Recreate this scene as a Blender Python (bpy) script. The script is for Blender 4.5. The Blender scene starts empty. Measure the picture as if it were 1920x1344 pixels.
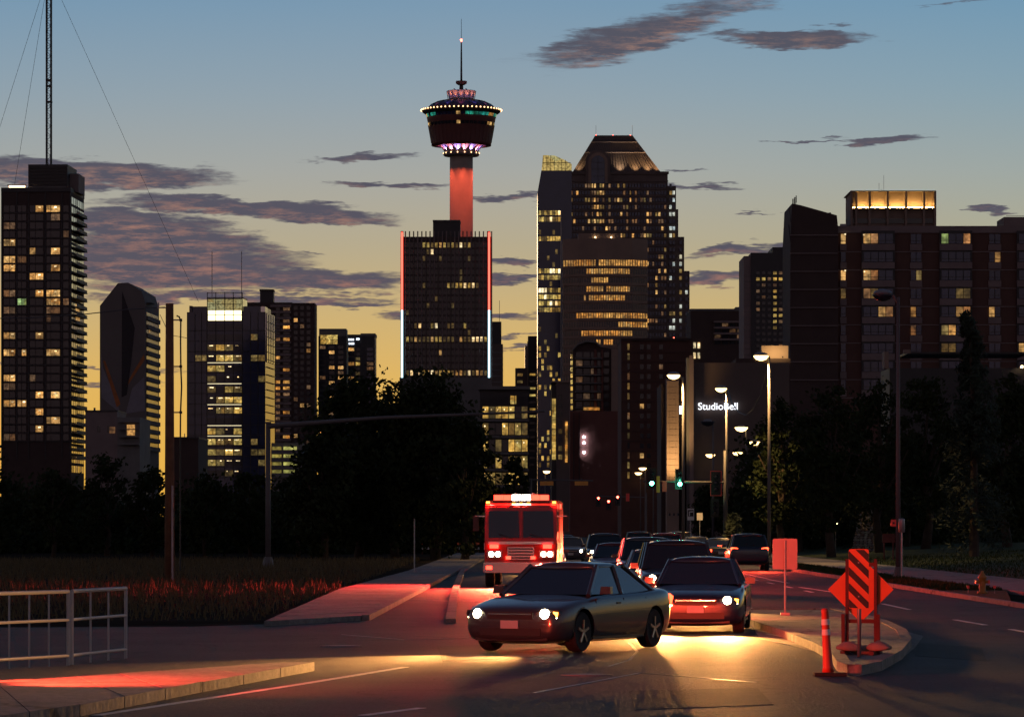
import bpy, bmesh, math, random
from mathutils import Vector, Matrix
random.seed(11)
R = math.radians
SC = bpy.context.scene
COL = SC.collection

# ------------------------------------------------------------------ camera
F, HZ, CX, CAMH = 7200.0, 987.0, 960.0, 2.06      # focal length and horizon of the photograph, in its pixels
cd = bpy.data.cameras.new('camera'); cam = bpy.data.objects.new('camera', cd); COL.objects.link(cam)
cam.location = (0, 0, CAMH); cam.rotation_euler = (R(90), 0, 0)
cd.sensor_width = 36; cd.lens = 36 * F / 1920; cd.shift_y = (HZ - 672) / 1920
cd.clip_start = 1; cd.clip_end = 30000
SC.camera = cam
SC.view_settings.view_transform = 'Standard'; SC.view_settings.look = 'None'
SC.view_settings.exposure = 0; SC.view_settings.gamma = 1
SC.view_settings.use_curve_mapping = False
SC.cycles.use_denoising = True; SC.cycles.use_adaptive_sampling = True; SC.cycles.adaptive_threshold = .03; SC.cycles.adaptive_min_samples = 16
SC.cycles.sample_clamp_indirect = 4
SC.cycles.max_bounces = 2; SC.cycles.diffuse_bounces = 1; SC.cycles.glossy_bounces = 2; SC.cycles.transparent_max_bounces = 2
SC.cycles.caustics_reflective = False; SC.cycles.caustics_refractive = False

# ------------------------------------------------------------------ dusk sky
SKY_STRENGTH = 1.0
world = bpy.data.worlds.new('World'); SC.world = world; world.use_nodes = True
world.cycles.sampling_method = 'MANUAL'; world.cycles.sample_map_resolution = 128
NT = world.node_tree; NT.nodes.clear()
def nd(t, **k):
    n = NT.nodes.new(t)
    for a, b in k.items(): setattr(n, a, b)
    return n
def lk(a, b): NT.links.new(a, b)
def mth(op, a, b=None, c=None, clamp=False):
    n = nd('ShaderNodeMath', operation=op, use_clamp=clamp)
    for i, v in enumerate((a, b, c)):
        if v is None: continue
        if isinstance(v, (int, float)): n.inputs[i].default_value = v
        else: lk(v, n.inputs[i])
    return n.outputs[0]
def mixc(f, a, b, blend='MIX'):
    n = nd('ShaderNodeMix', data_type='RGBA', blend_type=blend)
    for i, v in ((0, f), (6, a), (7, b)):
        if isinstance(v, (int, float)): n.inputs[i].default_value = v
        elif isinstance(v, tuple): n.inputs[i].default_value = (*v, 1)
        else: lk(v, n.inputs[i])
    return n.outputs[2]
def srgb(r, g, b):
    f = lambda c: (c/255/12.92) if c/255 <= .04045 else ((c/255+.055)/1.055)**2.4
    return (f(r), f(g), f(b))
def ramp(fac, stops):
    n = nd('ShaderNodeValToRGB'); lk(fac, n.inputs[0]); e = n.color_ramp.elements
    e[0].position, e[0].color = stops[0][0], (*stops[0][1], 1)
    e[1].position, e[1].color = stops[-1][0], (*stops[-1][1], 1)
    for p, c in stops[1:-1]:
        q = e.new(p); q.color = (*c, 1)
    return n.outputs[0]
tc = nd('ShaderNodeTexCoord'); sx = nd('ShaderNodeSeparateXYZ'); lk(tc.outputs['Generated'], sx.inputs[0])
az = mth('MULTIPLY', mth('ARCTAN2', sx.outputs[0], sx.outputs[1]), 180/math.pi)      # degrees right of west
el = mth('MULTIPLY', mth('ARCSINE', sx.outputs[2]), 180/math.pi)                      # degrees up
elf = mth('DIVIDE', el, 90.0, clamp=True)
# clear sky after sunset: the physical sky with the sun just under the skyline, tinted to the dusk colours
nish = nd('ShaderNodeTexSky', sky_type='NISHITA', sun_disc=False)
nish.sun_elevation = R(1.0); nish.sun_rotation = R(0); nish.altitude = 1050; nish.dust_density = 2.2; nish.ozone_density = 3.0
west = ramp(elf, [(0.0, srgb(228, 172, 62)), (.022, srgb(224, 180, 92)), (.034, srgb(204, 177, 118)), (.045, srgb(180, 170, 140)),
                  (.058, srgb(163, 168, 164)), (.072, srgb(140, 162, 176)), (.088, srgb(114, 152, 180)), (.16, srgb(92, 122, 156)), (.32, srgb(62, 80, 112)), (.6, srgb(42, 52, 76)), (1.0, srgb(36, 40, 54))])
east = ramp(elf, [(0.0, srgb(150, 122, 118)), (.1, srgb(158, 130, 132)), (.22, srgb(112, 98, 112)), (.55, srgb(50, 50, 62)), (1.0, srgb(36, 40, 54))])
ca = mth('COSINE', mth('ARCTAN2', sx.outputs[0], sx.outputs[1]))
wf = mth('POWER', mth('MULTIPLY_ADD', ca, .5, .5, clamp=True), 1.6, clamp=True)
clear = mixc(wf, east, west)
clear = mixc(.06, clear, mixc(1.0, nish.outputs[0], (.1, .1, .1), 'MULTIPLY'))
# a touch more teal to the right, greyer to the left
clear = mixc(mth('MULTIPLY', mth('DIVIDE', az, 16.0, clamp=True), mth('DIVIDE', mth('SUBTRACT', el, 1.5), 5.0, clamp=True)), clear, mixc(1.0, clear, (.78, 1.02, 1.06), 'MULTIPLY'))
# low streaks of cloud: (azimuth, elevation, half width, half height, tilt, density, redness)
def px(x, y, rx, ry, tilt=0, dens=1.0, red=.5): return ((x-CX)/125.7, (HZ-y)/125.7, rx/125.7, ry/125.7, tilt, dens, red)
CLOUDS = [px(150, 330, 330, 34, -2, 1, .8), px(470, 394, 320, 24, -3, 1, .7), px(250, 425, 240, 34, -4, .95, .9), px(300, 495, 330, 66, -2, 1, .75), px(330, 455, 230, 40, -4, 1, .8),
          px(560, 525, 260, 28, -2, .95, .9), px(430, 560, 360, 14, 0, .8, 1.0), px(675, 297, 105, 12, 2, .8, .3), px(730, 352, 150, 10, 0, .75, .4),
          px(950, 371, 80, 13, 2, .9, .5), px(620, 415, 160, 13, 0, .8, .8), px(860, 592, 180, 14, 1, .9, .5), px(965, 494, 90, 9, 0, .8, .5),
          px(960, 524, 120, 11, 0, .8, .8), px(650, 571, 120, 9, 0, .7, .6), px(965, 653, 60, 8, 0, .6, .6), px(540, 480, 80, 5, 0, .5, .3),
          px(1190, 76, 235, 46, 14, .8, .8), px(1350, 18, 200, 40, 14, .5, .9), px(1490, 78, 185, 21, 0, .95, .4), px(1640, 264, 110, 10, 0, .9, .3), px(1510, 267, 80, 3.5, 0, .7, .3),
          px(1325, 350, 95, 9, 0, .7, .3), px(1380, 471, 110, 15, 5, .9, .6), px(1340, 521, 110, 18, 0, .85, .9), px(1845, 403, 55, 7, -2, .8, .4),
          px(1410, 399, 45, 3.5, 0, .6, .3), px(1275, 322, 45, 5, -2, .6, .3), px(1780, 14, 80, 6, 8, .4, .1), px(175, 690, 300, 6, 0, .5, .3), px(200, 725, 200, 5, 0, .5, .3), px(960, 630, 150, 5, 0, .5, .4), px(1000, 112, 120, 12, 6, .22, .1)]
# the same kind of streaks go on round the western sky, outside the photograph
CLOUDS += [(-14, 3.4, 4.5, .5, 1, .9, .7), (-19, 5.0, 5, .4, -1, .9, .5), (12, 3.0, 3.5, .3, 2, .8, .6), (16, 5.2, 4, .35, 0, .8, .3), (-12, 9.5, 4, .5, 2, .7, .3), (6, 11, 5, .6, -2, .7, .2), (22, 8, 5, .5, 1, .7, .3)]
cmb = nd('ShaderNodeCombineXYZ'); lk(mth('MULTIPLY', az, .55), cmb.inputs[0]); lk(mth('MULTIPLY', el, 3.2), cmb.inputs[1])
def noise(vec, scale, detail=5, rough=.6):
    n = nd('ShaderNodeTexNoise'); lk(vec, n.inputs['Vector']); n.inputs['Scale'].default_value = scale
    n.inputs['Detail'].default_value = detail; n.inputs['Roughness'].default_value = rough
    return n.outputs['Fac'], n.outputs['Color']
nA, nC = noise(cmb.outputs[0], 1.9, 4, .62)
nB, nD = noise(cmb.outputs[0], 4.2, 6, .68)
wsep = nd('ShaderNodeSeparateColor'); lk(nC, wsep.inputs[0])
wu = mth('ADD', az, mth('MULTIPLY_ADD', wsep.outputs[0], 1.6, -.8))
wv = mth('ADD', el, mth('MULTIPLY_ADD', wsep.outputs[1], .5, -.25))
cover = rednum = None; sheared = {}
for (a, e, rx, ry, t, dn, rd) in CLOUDS:
    k = math.tan(R(t))
    if t not in sheared:
        n = nd('ShaderNodeCombineXYZ'); lk(wu, n.inputs[0]); lk(wv if not t else mth('MULTIPLY_ADD', wu, -k, wv), n.inputs[1]); sheared[t] = n.outputs[0]
    p = nd('ShaderNodeVectorMath', operation='MULTIPLY_ADD'); lk(sheared[t], p.inputs[0]); p.inputs[1].default_value = (1/rx, 1/ry, 0); p.inputs[2].default_value = (-a/rx, -(e-k*a)/ry, 0)
    q = nd('ShaderNodeVectorMath', operation='DOT_PRODUCT'); lk(p.outputs[0], q.inputs[0]); lk(p.outputs[0], q.inputs[1])
    s_ = nd('ShaderNodeSeparateXYZ'); lk(p.outputs[0], s_.inputs[0])
    m = mth('MULTIPLY_ADD', q.outputs['Value'], -dn, dn, clamp=True)
    rv = mth('MULTIPLY', m, mth('MULTIPLY_ADD', s_.outputs[1], -.8*rd, .35*rd, clamp=True))
    cover = m if cover is None else mth('MAXIMUM', cover, m)
    rednum = rv if rednum is None else mth('MAXIMUM', rednum, rv)
dens = mth('MULTIPLY_ADD', mth('SUBTRACT', nB, .5), 1.35, mth('MULTIPLY', cover, 1.5))
sm = nd('ShaderNodeMapRange', interpolation_type='SMOOTHSTEP'); lk(mth('MULTIPLY', dens, mth('MULTIPLY', cover, 3.0, clamp=True)), sm.inputs[0])
sm.inputs[1].default_value = .02; sm.inputs[2].default_value = 1.0; sm.inputs[3].default_value = 0; sm.inputs[4].default_value = .95
nE, nF = noise(cmb.outputs[0], 3.4, 5, .68)
redf = mth('MULTIPLY', mth('MULTIPLY_ADD', nE, 4.5, -2.05, clamp=True), mth('MULTIPLY', rednum, 2.8, clamp=True), clamp=True)
warm_cl = mixc(mth('DIVIDE', el, 6.0, clamp=True), srgb(140, 82, 90), srgb(158, 122, 108))
cloudc = mixc(redf, mixc(mth('DIVIDE', el, 7.5, clamp=True), srgb(74, 71, 94), srgb(82, 80, 92)), warm_cl)
skyc = mixc(mth('MULTIPLY', sm.outputs[0], wf), clear, cloudc)
bg = nd('ShaderNodeBackground'); lk(skyc, bg.inputs[0]); bg.inputs[1].default_value = SKY_STRENGTH
wo = nd('ShaderNodeOutputWorld'); lk(bg.outputs[0], wo.inputs[0])
# the last of the sun, low behind the skyline
sl = bpy.data.lights.new('sun', 'SUN'); sl.energy = .12; sl.angle = R(8); sl.color = (1, .62, .32)
so = bpy.data.objects.new('sun', sl); COL.objects.link(so); so.rotation_euler = (R(-89), 0, 0)

# ------------------------------------------------------------------ materials
MATS = {}
def mat(name, col, rough=.8, metal=0.0, var=.25, scale=.6, bump=0.0, bscale=8.0, emit=None, estr=0.0, coat=0.0, spec=.5):
    if name in MATS: return MATS[name]
    m = bpy.data.materials.new(name); m.use_nodes = True; MATS[name] = m
    t = m.node_tree; p = t.nodes['Principled BSDF']
    p.inputs['Roughness'].default_value = rough; p.inputs['Metallic'].default_value = metal
    p.inputs['Coat Weight'].default_value = coat; p.inputs['Specular IOR Level'].default_value = spec
    g = t.nodes.new('ShaderNodeNewGeometry')
    n = t.nodes.new('ShaderNodeTexNoise'); n.inputs['Scale'].default_value = scale; n.inputs['Detail'].default_value = 6; n.inputs['Roughness'].default_value = .65
    t.links.new(g.outputs['Position'], n.inputs['Vector'])
    mr = t.nodes.new('ShaderNodeMapRange'); mr.inputs[1].default_value = .25; mr.inputs[2].default_value = .75
    mr.inputs[3].default_value = 1-var; mr.inputs[4].default_value = 1+var
    t.links.new(n.outputs['Fac'], mr.inputs[0])
    mx = t.nodes.new('ShaderNodeMix'); mx.data_type = 'RGBA'; mx.blend_type = 'MULTIPLY'; mx.inputs[0].default_value = 1
    mx.inputs[6].default_value = (*col, 1); t.links.new(mr.outputs[0], mx.inputs[7]); t.links.new(mx.outputs[2], p.inputs['Base Color'])
    if bump:
        b = t.nodes.new('ShaderNodeTexNoise'); b.inputs['Scale'].default_value = bscale; b.inputs['Detail'].default_value = 5
        t.links.new(g.outputs['Position'], b.inputs['Vector'])
        bn = t.nodes.new('ShaderNodeBump'); bn.inputs['Strength'].default_value = bump; bn.inputs['Distance'].default_value = .03
        t.links.new(b.outputs['Fac'], bn.inputs['Height']); t.links.new(bn.outputs[0], p.inputs['Normal'])
    if emit:
        p.inputs['Emission Color'].default_value = (*emit, 1); p.inputs['Emission Strength'].default_value = estr
    return m
def lit(name, col, strength, scale=.55, lo=.35, hi=1.5):
    """a lit room behind glass: warm, uneven, its bright spots painted into the emission"""
    if name in MATS: return MATS[name]
    m = mat(name, (.02, .02, .025), rough=.15)
    t = m.node_tree; p = t.nodes['Principled BSDF']
    g = t.nodes.new('ShaderNodeNewGeometry')
    n = t.nodes.new('ShaderNodeTexVoronoi'); n.inputs['Scale'].default_value = scale  # random cells stand in for the room's lamps
    t.links.new(g.outputs['Position'], n.inputs['Vector'])
    mr = t.nodes.new('ShaderNodeMapRange'); mr.inputs[1].default_value = 0; mr.inputs[2].default_value = .9
    mr.inputs[3].default_value = hi*strength; mr.inputs[4].default_value = lo*strength
    t.links.new(n.outputs['Distance'], mr.inputs[0])
    n2 = t.nodes.new('ShaderNodeTexNoise'); n2.inputs['Scale'].default_value = 1.4; n2.inputs['Detail'].default_value = 3
    t.links.new(g.outputs['Position'], n2.inputs['Vector'])
    m2 = t.nodes.new('ShaderNodeMapRange'); m2.inputs[1].default_value = .3; m2.inputs[2].default_value = .7; m2.inputs[3].default_value = .3; m2.inputs[4].default_value = 1.5
    t.links.new(n2.outputs['Fac'], m2.inputs[0])
    mu = t.nodes.new('ShaderNodeMath'); mu.operation = 'MULTIPLY'
    t.links.new(mr.outputs[0], mu.inputs[0]); t.links.new(m2.outputs[0], mu.inputs[1])
    oi = t.nodes.new('ShaderNodeObjectInfo'); m3 = t.nodes.new('ShaderNodeMapRange'); m3.inputs[3].default_value = .4; m3.inputs[4].default_value = 1.5; t.links.new(oi.outputs['Random'], m3.inputs[0])
    m4 = t.nodes.new('ShaderNodeMath'); m4.operation = 'MULTIPLY'; t.links.new(mu.outputs[0], m4.inputs[0]); t.links.new(m3.outputs[0], m4.inputs[1])
    vc = t.nodes.new('ShaderNodeTexVoronoi'); vc.inputs['Scale'].default_value = .2; t.links.new(g.outputs['Position'], vc.inputs['Vector']); hs = t.nodes.new('ShaderNodeSeparateColor'); t.links.new(vc.outputs['Color'], hs.inputs[0])
    ad = t.nodes.new('ShaderNodeMath'); ad.operation = 'FRACT'; a2 = t.nodes.new('ShaderNodeMath'); a2.operation = 'MULTIPLY_ADD'; a2.inputs[1].default_value = 7.3; t.links.new(oi.outputs['Random'], a2.inputs[0]); t.links.new(hs.outputs[0], a2.inputs[2]); t.links.new(a2.outputs[0], ad.inputs[0])
    cm = t.nodes.new('ShaderNodeMix'); cm.data_type = 'RGBA'; t.links.new(ad.outputs[0], cm.inputs[0]); cm.inputs[6].default_value = (col[0], col[1]*.8, col[2]*.6, 1); cm.inputs[7].default_value = (col[0], min(1, col[1]*1.08), min(1, col[2]*1.25), 1)
    t.links.new(cm.outputs[2], p.inputs['Emission Color']); t.links.new(m4.outputs[0], p.inputs['Emission Strength'])
    m.cycles.emission_sampling = 'NONE'
    return m
def lamp(name, col, strength, sample=False):
    m = mat(name, (.1, .1, .1), rough=.3, emit=col, estr=strength); m.cycles.emission_sampling = 'AUTO' if sample else 'NONE'; return m

M_ASPH = mat('asphalt', (.046, .042, .042), rough=.7, var=.4, scale=.3, bump=.9, bscale=22, spec=.16)
def weather(m, fine=16.0, amount=.45, crack=.22):
    """stone grain, rolled streaks and a net of fine cracks on top of a material's broad mottling"""
    t = m.node_tree; p = t.nodes['Principled BSDF']; src = p.inputs['Base Color'].links[0].from_socket
    g = t.nodes.new('ShaderNodeNewGeometry'); n = t.nodes.new('ShaderNodeTexNoise'); n.inputs['Scale'].default_value = fine; n.inputs['Detail'].default_value = 4; n.inputs['Roughness'].default_value = .8
    mp = t.nodes.new('ShaderNodeMapping'); mp.inputs['Scale'].default_value = (1, .45, 1); t.links.new(g.outputs['Position'], mp.inputs[0]); t.links.new(mp.outputs[0], n.inputs['Vector'])
    r = t.nodes.new('ShaderNodeMapRange'); r.inputs[1].default_value = .3; r.inputs[2].default_value = .7; r.inputs[3].default_value = 1-amount; r.inputs[4].default_value = 1+amount; t.links.new(n.outputs['Fac'], r.inputs[0])
    wn = t.nodes.new('ShaderNodeTexNoise'); wn.inputs['Scale'].default_value = .9; wn.inputs['Detail'].default_value = 5; t.links.new(g.outputs['Position'], wn.inputs['Vector'])
    av = t.nodes.new('ShaderNodeVectorMath'); av.operation = 'MULTIPLY_ADD'; av.inputs[1].default_value = (2.2, 2.2, 0); t.links.new(wn.outputs['Color'], av.inputs[0]); t.links.new(g.outputs['Position'], av.inputs[2])
    v = t.nodes.new('ShaderNodeTexVoronoi'); v.feature = 'DISTANCE_TO_EDGE'; v.inputs['Scale'].default_value = crack; t.links.new(av.outputs[0], v.inputs['Vector'])
    cr = t.nodes.new('ShaderNodeMapRange'); cr.inputs[1].default_value = .002; cr.inputs[2].default_value = .009; cr.inputs[3].default_value = .35; cr.inputs[4].default_value = 1; t.links.new(v.outputs['Distance'], cr.inputs[0])
    mu = t.nodes.new('ShaderNodeMath'); mu.operation = 'MULTIPLY'; t.links.new(r.outputs[0], mu.inputs[0]); t.links.new(cr.outputs[0], mu.inputs[1])
    mx = t.nodes.new('ShaderNodeMix'); mx.data_type = 'RGBA'; mx.blend_type = 'MULTIPLY'; mx.inputs[0].default_value = 1; t.links.new(src, mx.inputs[6]); t.links.new(mu.outputs[0], mx.inputs[7]); t.links.new(mx.outputs[2], p.inputs['Base Color'])
weather(M_ASPH)
M_CONC = mat('concrete', (.21, .19, .18), rough=.9, var=.3, scale=.7, bump=.5, spec=.2); weather(M_CONC, 9, .3, .12)
M_CONCD = mat('concrete_dark', (.13, .125, .125), rough=.85, var=.25, scale=.2)
M_GRND = mat('dry_ground', (.04, .035, .028), rough=1, spec=0, var=.45, scale=.25, bump=.8, bscale=5)
M_GRASS = mat('grass', (.03, .042, .015), rough=1, spec=.1, var=.4, scale=.6, bump=.8, bscale=10)
M_PAINT = mat('road_paint', (.55, .54, .52), rough=.7, var=.45, scale=3)
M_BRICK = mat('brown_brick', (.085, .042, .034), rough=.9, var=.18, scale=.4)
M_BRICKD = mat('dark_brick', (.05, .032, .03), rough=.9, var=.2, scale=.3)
M_BRICKR = mat('red_brick', (.13, .05, .04), rough=.9, var=.2, scale=.3)
M_TAN = mat('tan_stone', (.21, .15, .12), rough=.85, var=.15, scale=.2)
M_PANEL = mat('pale_panel', (.17, .13, .13), rough=.8, var=.18, scale=.3)
M_GRAN = mat('granite', (.085, .06, .055), rough=.6, var=.15, scale=.2)
M_DARKF = mat('dark_frame', (.03, .027, .03), rough=.6, var=.2)
M_METAL = mat('galvanised_metal', (.3, .3, .31), rough=.5, metal=.8, var=.2, scale=2)
M_POLE = mat('painted_pole', (.09, .085, .09), rough=.6, var=.2)
M_WOOD = mat('creosoted_wood', (.14, .075, .04), rough=.9, var=.35, scale=2.5)
M_GLASS = mat('dark_glass', (.018, .021, .032), rough=.12, var=.3, scale=.2)
M_GLASSB = mat('blue_glass', (.028, .036, .085), rough=.1, var=.3, scale=.15)
M_GLASSM = mat('mirror_glass', (.5, .5, .5), rough=.1, metal=1, var=.08, scale=.1)
M_BLACK = mat('black_plastic', (.012, .012, .013), rough=.5, var=.1)
M_RUB = mat('rubber', (.02, .02, .02), rough=.9, var=.2)
M_LEAF = mat('leaf', (.02, .03, .011), rough=.85, spec=.15, var=.5, scale=.5)
M_LEAF2 = mat('leaf_conifer', (.018, .032, .016), rough=.8, var=.4, scale=.6)
M_BARK = mat('bark', (.05, .036, .026), rough=.95, var=.35, scale=3)
M_ORANGE = mat('orange_sheeting', (.78, .13, .03), rough=.5, var=.12, scale=2)
M_WHITEP = mat('white_paint', (.7, .7, .68), rough=.5, var=.08)
M_REDP = mat('red_paint', (.5, .02, .015), rough=.3, var=.1, coat=.5)
WARM = (1.0, .62, .2); YEL = (1.0, .76, .22); AMB = (1.0, .5, .12); COOL = (.75, .85, 1.0)
L_WARM = lit('lit_warm', (1.0, .56, .17), .62); L_DIM = lit('lit_dim', (1, .55, .25), .12); L_YEL = lit('lit_yellow', (1, .68, .16), .55)
L_YELD = lit('lit_yellow_dim', (1, .68, .2), .13); L_AMB = lit('lit_amber', (1, .48, .1), .85); L_COOL = lit('lit_cool', (.8, .9, .8), .5); L_GREEN = lit('lit_green', (.6, .9, .3), .5)
L_BRT = lit('lit_bright', (1, .78, .4), 1.8)
L_CURT = lit('lit_curtain', (1, .47, .16), .36)

# ------------------------------------------------------------------ building blocks
def W(x, y, D): return Vector(((x-CX)/F*D, D, CAMH + (HZ-y)/F*D))      # photograph pixel at a known distance -> place
def G(x, y, z=0.0):                                                    # photograph pixel on the ground -> place
    D = (CAMH-z)*F/(y-HZ); return Vector(((x-CX)/F*D, D, z))
def link(o, parent=None):
    COL.objects.link(o)
    if parent: o.parent = parent
    return o
def tag(o, label=None, cat=None, group=None, kind=None):
    for k, v in (('label', label), ('category', cat), ('group', group), ('kind', kind)):
        if v: o[k] = v
    return o
def root(name, label, cat, loc=(0, 0, 0), rz=0.0, group=None):
    o = bpy.data.objects.new(name, None); o.empty_display_size = .5
    link(o); o.location = loc; o.rotation_euler = (0, 0, rz); return tag(o, label, cat, group)
_cubes = {}
def cube(m):
    if m.name not in _cubes:
        me = bpy.data.meshes.new('block_' + m.name)
        v = [(x, y, z) for x in (-.5, .5) for y in (-.5, .5) for z in (-.5, .5)]
        me.from_pydata(v, [], [(0, 1, 3, 2), (4, 6, 7, 5), (0, 4, 5, 1), (2, 3, 7, 6), (0, 2, 6, 4), (1, 5, 7, 3)])
        me.materials.append(m); _cubes[m.name] = me
    return _cubes[m.name]
def box(name, parent, m, c, s, rz=0.0, rx=0.0, ry=0.0):
    o = bpy.data.objects.new(name, cube(m)); o.location = c; o.scale = s; o.rotation_euler = (rx, ry, rz); return link(o, parent)
def span(name, parent, m, x0, x1, y0, y1, z0, z1):
    return box(name, parent, m, ((x0+x1)/2, (y0+y1)/2, (z0+z1)/2), (abs(x1-x0), abs(y1-y0), abs(z1-z0)))
class MB:
    def __init__(s): s.v = []; s.f = []; s.m = []; s.smooth = False
    def quad(s, a, b, c, d, mi=0):
        n = len(s.v); s.v += [tuple(a), tuple(b), tuple(c), tuple(d)]; s.f.append((n, n+1, n+2, n+3)); s.m.append(mi)
    def box(s, x0, x1, y0, y1, z0, z1, mi=0):
        n = len(s.v); s.v += [(x, y, z) for x in (x0, x1) for y in (y0, y1) for z in (z0, z1)]
        for f in ((0, 1, 3, 2), (4, 6, 7, 5), (0, 4, 5, 1), (2, 3, 7, 6), (0, 2, 6, 4), (1, 5, 7, 3)): s.f.append(tuple(n+i for i in f)); s.m.append(mi)
    def poly(s, pts, z0, z1, mi=0, side=None):
        n = len(s.v); k = len(pts)
        s.v += [(p[0], p[1], z0) for p in pts] + [(p[0], p[1], z1) for p in pts]
        s.f.append(tuple(range(n+k, n+2*k))); s.m.append(mi); s.f.append(tuple(range(n+k-1, n-1, -1))); s.m.append(mi)
        for i in range(k):
            j = (i+1) % k; s.f.append((n+i, n+j, n+k+j, n+k+i)); s.m.append(mi if side is None else side)
    def tube(s, pts, r, seg=6, mi=0, r1=None):
        pts = [Vector(p) for p in pts]; n0 = len(s.v)
        for i, p in enumerate(pts):
            d = (pts[min(i+1, len(pts)-1)] - pts[max(i-1, 0)]).normalized()
            u = d.orthogonal().normalized() if i == 0 else (u - d*u.dot(d)).normalized()
            w = d.cross(u); rr = r if r1 is None else r + (r1-r)*i/(len(pts)-1)
            for k in range(seg):
                a = 2*math.pi*k/seg; s.v.append(tuple(p + (u*math.cos(a)+w*math.sin(a))*rr))
        for i in range(len(pts)-1):
            for k in range(seg):
                a = n0+i*seg+k; b = n0+i*seg+(k+1) % seg; s.f.append((a, b, b+seg, a+seg)); s.m.append(mi)
        s.f.append(tuple(n0+k for k in range(seg-1, -1, -1))); s.m.append(mi)
        e = n0+(len(pts)-1)*seg; s.f.append(tuple(e+k for k in range(seg))); s.m.append(mi)
    def lathe(s, prof, seg=24, mi=0, c=(0, 0, 0), a0=0.0):
        n0 = len(s.v)
        for r, z in prof:
            for k in range(seg):
                a = a0+2*math.pi*k/seg; s.v.append((c[0]+r*math.cos(a), c[1]+r*math.sin(a), c[2]+z))
        for i in range(len(prof)-1):
            for k in range(seg):
                a = n0+i*seg+k; b = n0+i*seg+(k+1) % seg; s.f.append((a, b, b+seg, a+seg)); s.m.append(mi)
        s.f.append(tuple(n0+k for k in range(seg-1, -1, -1))); s.m.append(mi)
        e = n0+(len(prof)-1)*seg; s.f.append(tuple(e+k for k in range(seg))); s.m.append(mi)
    def mesh(s, name, mats):
        me = bpy.data.meshes.new(name); me.from_pydata(s.v, [], s.f)
        for m in (mats if isinstance(mats, (list, tuple)) else [mats]): me.materials.append(m)
        me.polygons.foreach_set('material_index', s.m)
        if s.smooth: me.polygons.foreach_set('use_smooth', [True]*len(s.f))
        me.update(); return me
    def build(s, name, mats, parent=None):
        return link(bpy.data.objects.new(name, s.mesh(name, mats)), parent)
def smooth_by_angle(o, deg=40):
    me = o.data; me.polygons.foreach_set('use_smooth', [True]*len(me.polygons))
    bm = bmesh.new(); bm.from_mesh(me)
    for e in bm.edges:
        if len(e.link_faces) == 2 and e.calc_face_angle(0) > R(deg): e.smooth = False
    bm.to_mesh(me); bm.free(); return o
def obj(name, me, parent=None, loc=(0, 0, 0), rz=0.0, sc=None):
    o = bpy.data.objects.new(name, me); o.location = loc; o.rotation_euler = (0, 0, rz)
    if sc: o.scale = sc
    return link(o, parent)
def light(name, kind, parent, loc, energy, col, direction=None, spot=60, blend=.6, size=.2):
    l = bpy.data.lights.new(name, kind); l.energy = energy; l.color = col
    if kind == 'SPOT': l.spot_size = R(spot); l.spot_blend = blend; l.shadow_soft_size = size
    elif kind == 'AREA': l.size = size
    else: l.shadow_soft_size = size
    o = bpy.data.objects.new(name, l); o.location = loc
    if direction is not None: o.rotation_euler = Vector(direction).to_track_quat('-Z', 'Y').to_euler()
    return link(o, parent)

class B:
    """a building seen from the street: its root stands on the ground below the middle of its front; x and y are given in photograph pixels"""
    def __init__(s, name, label, xl, xr, D, cat='building', rz=0.0, group=None):
        s.D = D; s.s = F/D; s.xc = (xl+xr)/2
        s.r = root(name, label, cat, (((s.xc-CX)/F*D), D, 0), rz, group); s.w = (xr-xl)/s.s
    def X(s, x): return (x-s.xc)/s.s
    def Z(s, y): return CAMH + (HZ-y)/s.s
    def block(s, name, m, xl, xr, yt, yb=None, y0=0.0, y1=20.0):
        return span(name, s.r, m, s.X(xl), s.X(xr), y0, y1, 0 if yb is None else s.Z(yb), s.Z(yt))
    def panes(s, name, cells, mats, y=-.06, th=.12):
        """small panes too many to pick apart: one part"""
        mb = MB()
        for (x0, x1, y0, y1, mi) in cells: mb.box(s.X(x0), s.X(x1), y-th/2, y+th/2, s.Z(y1), s.Z(y0), mi)
        o = mb.build(name, mats, s.r); o['kind'] = 'stuff'; return o
    def pane(s, m, x0, x1, y0, y1, y=-.06, name='window'):
        o = span(name, s.r, m, s.X(x0), s.X(x1), y-.06, y+.06, s.Z(y1), s.Z(y0)); return o
    def side(s, name, mats, X, y0, y1, zt, zb, cols, rows, pick, fx=.8, fz=.7, sgn=1, gap=0):
        """panes on the right (sgn 1) or left flank, local metres"""
        mb = MB(); cw = (y1-y0)/cols; ch = (zt-zb)/rows
        for i in range(cols):
            for j in range(rows):
                a = y0+cw*(i+.5-fx/2); b = zb+ch*(j+.5-fz/2)
                mb.box(X-.05*sgn if sgn > 0 else X-.08, X+.08 if sgn > 0 else X+.05, a, a+cw*fx, b, b+ch*fz, pick(i, j))
        o = mb.build(name, mats, s.r); o['kind'] = 'stuff'; return o

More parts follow.
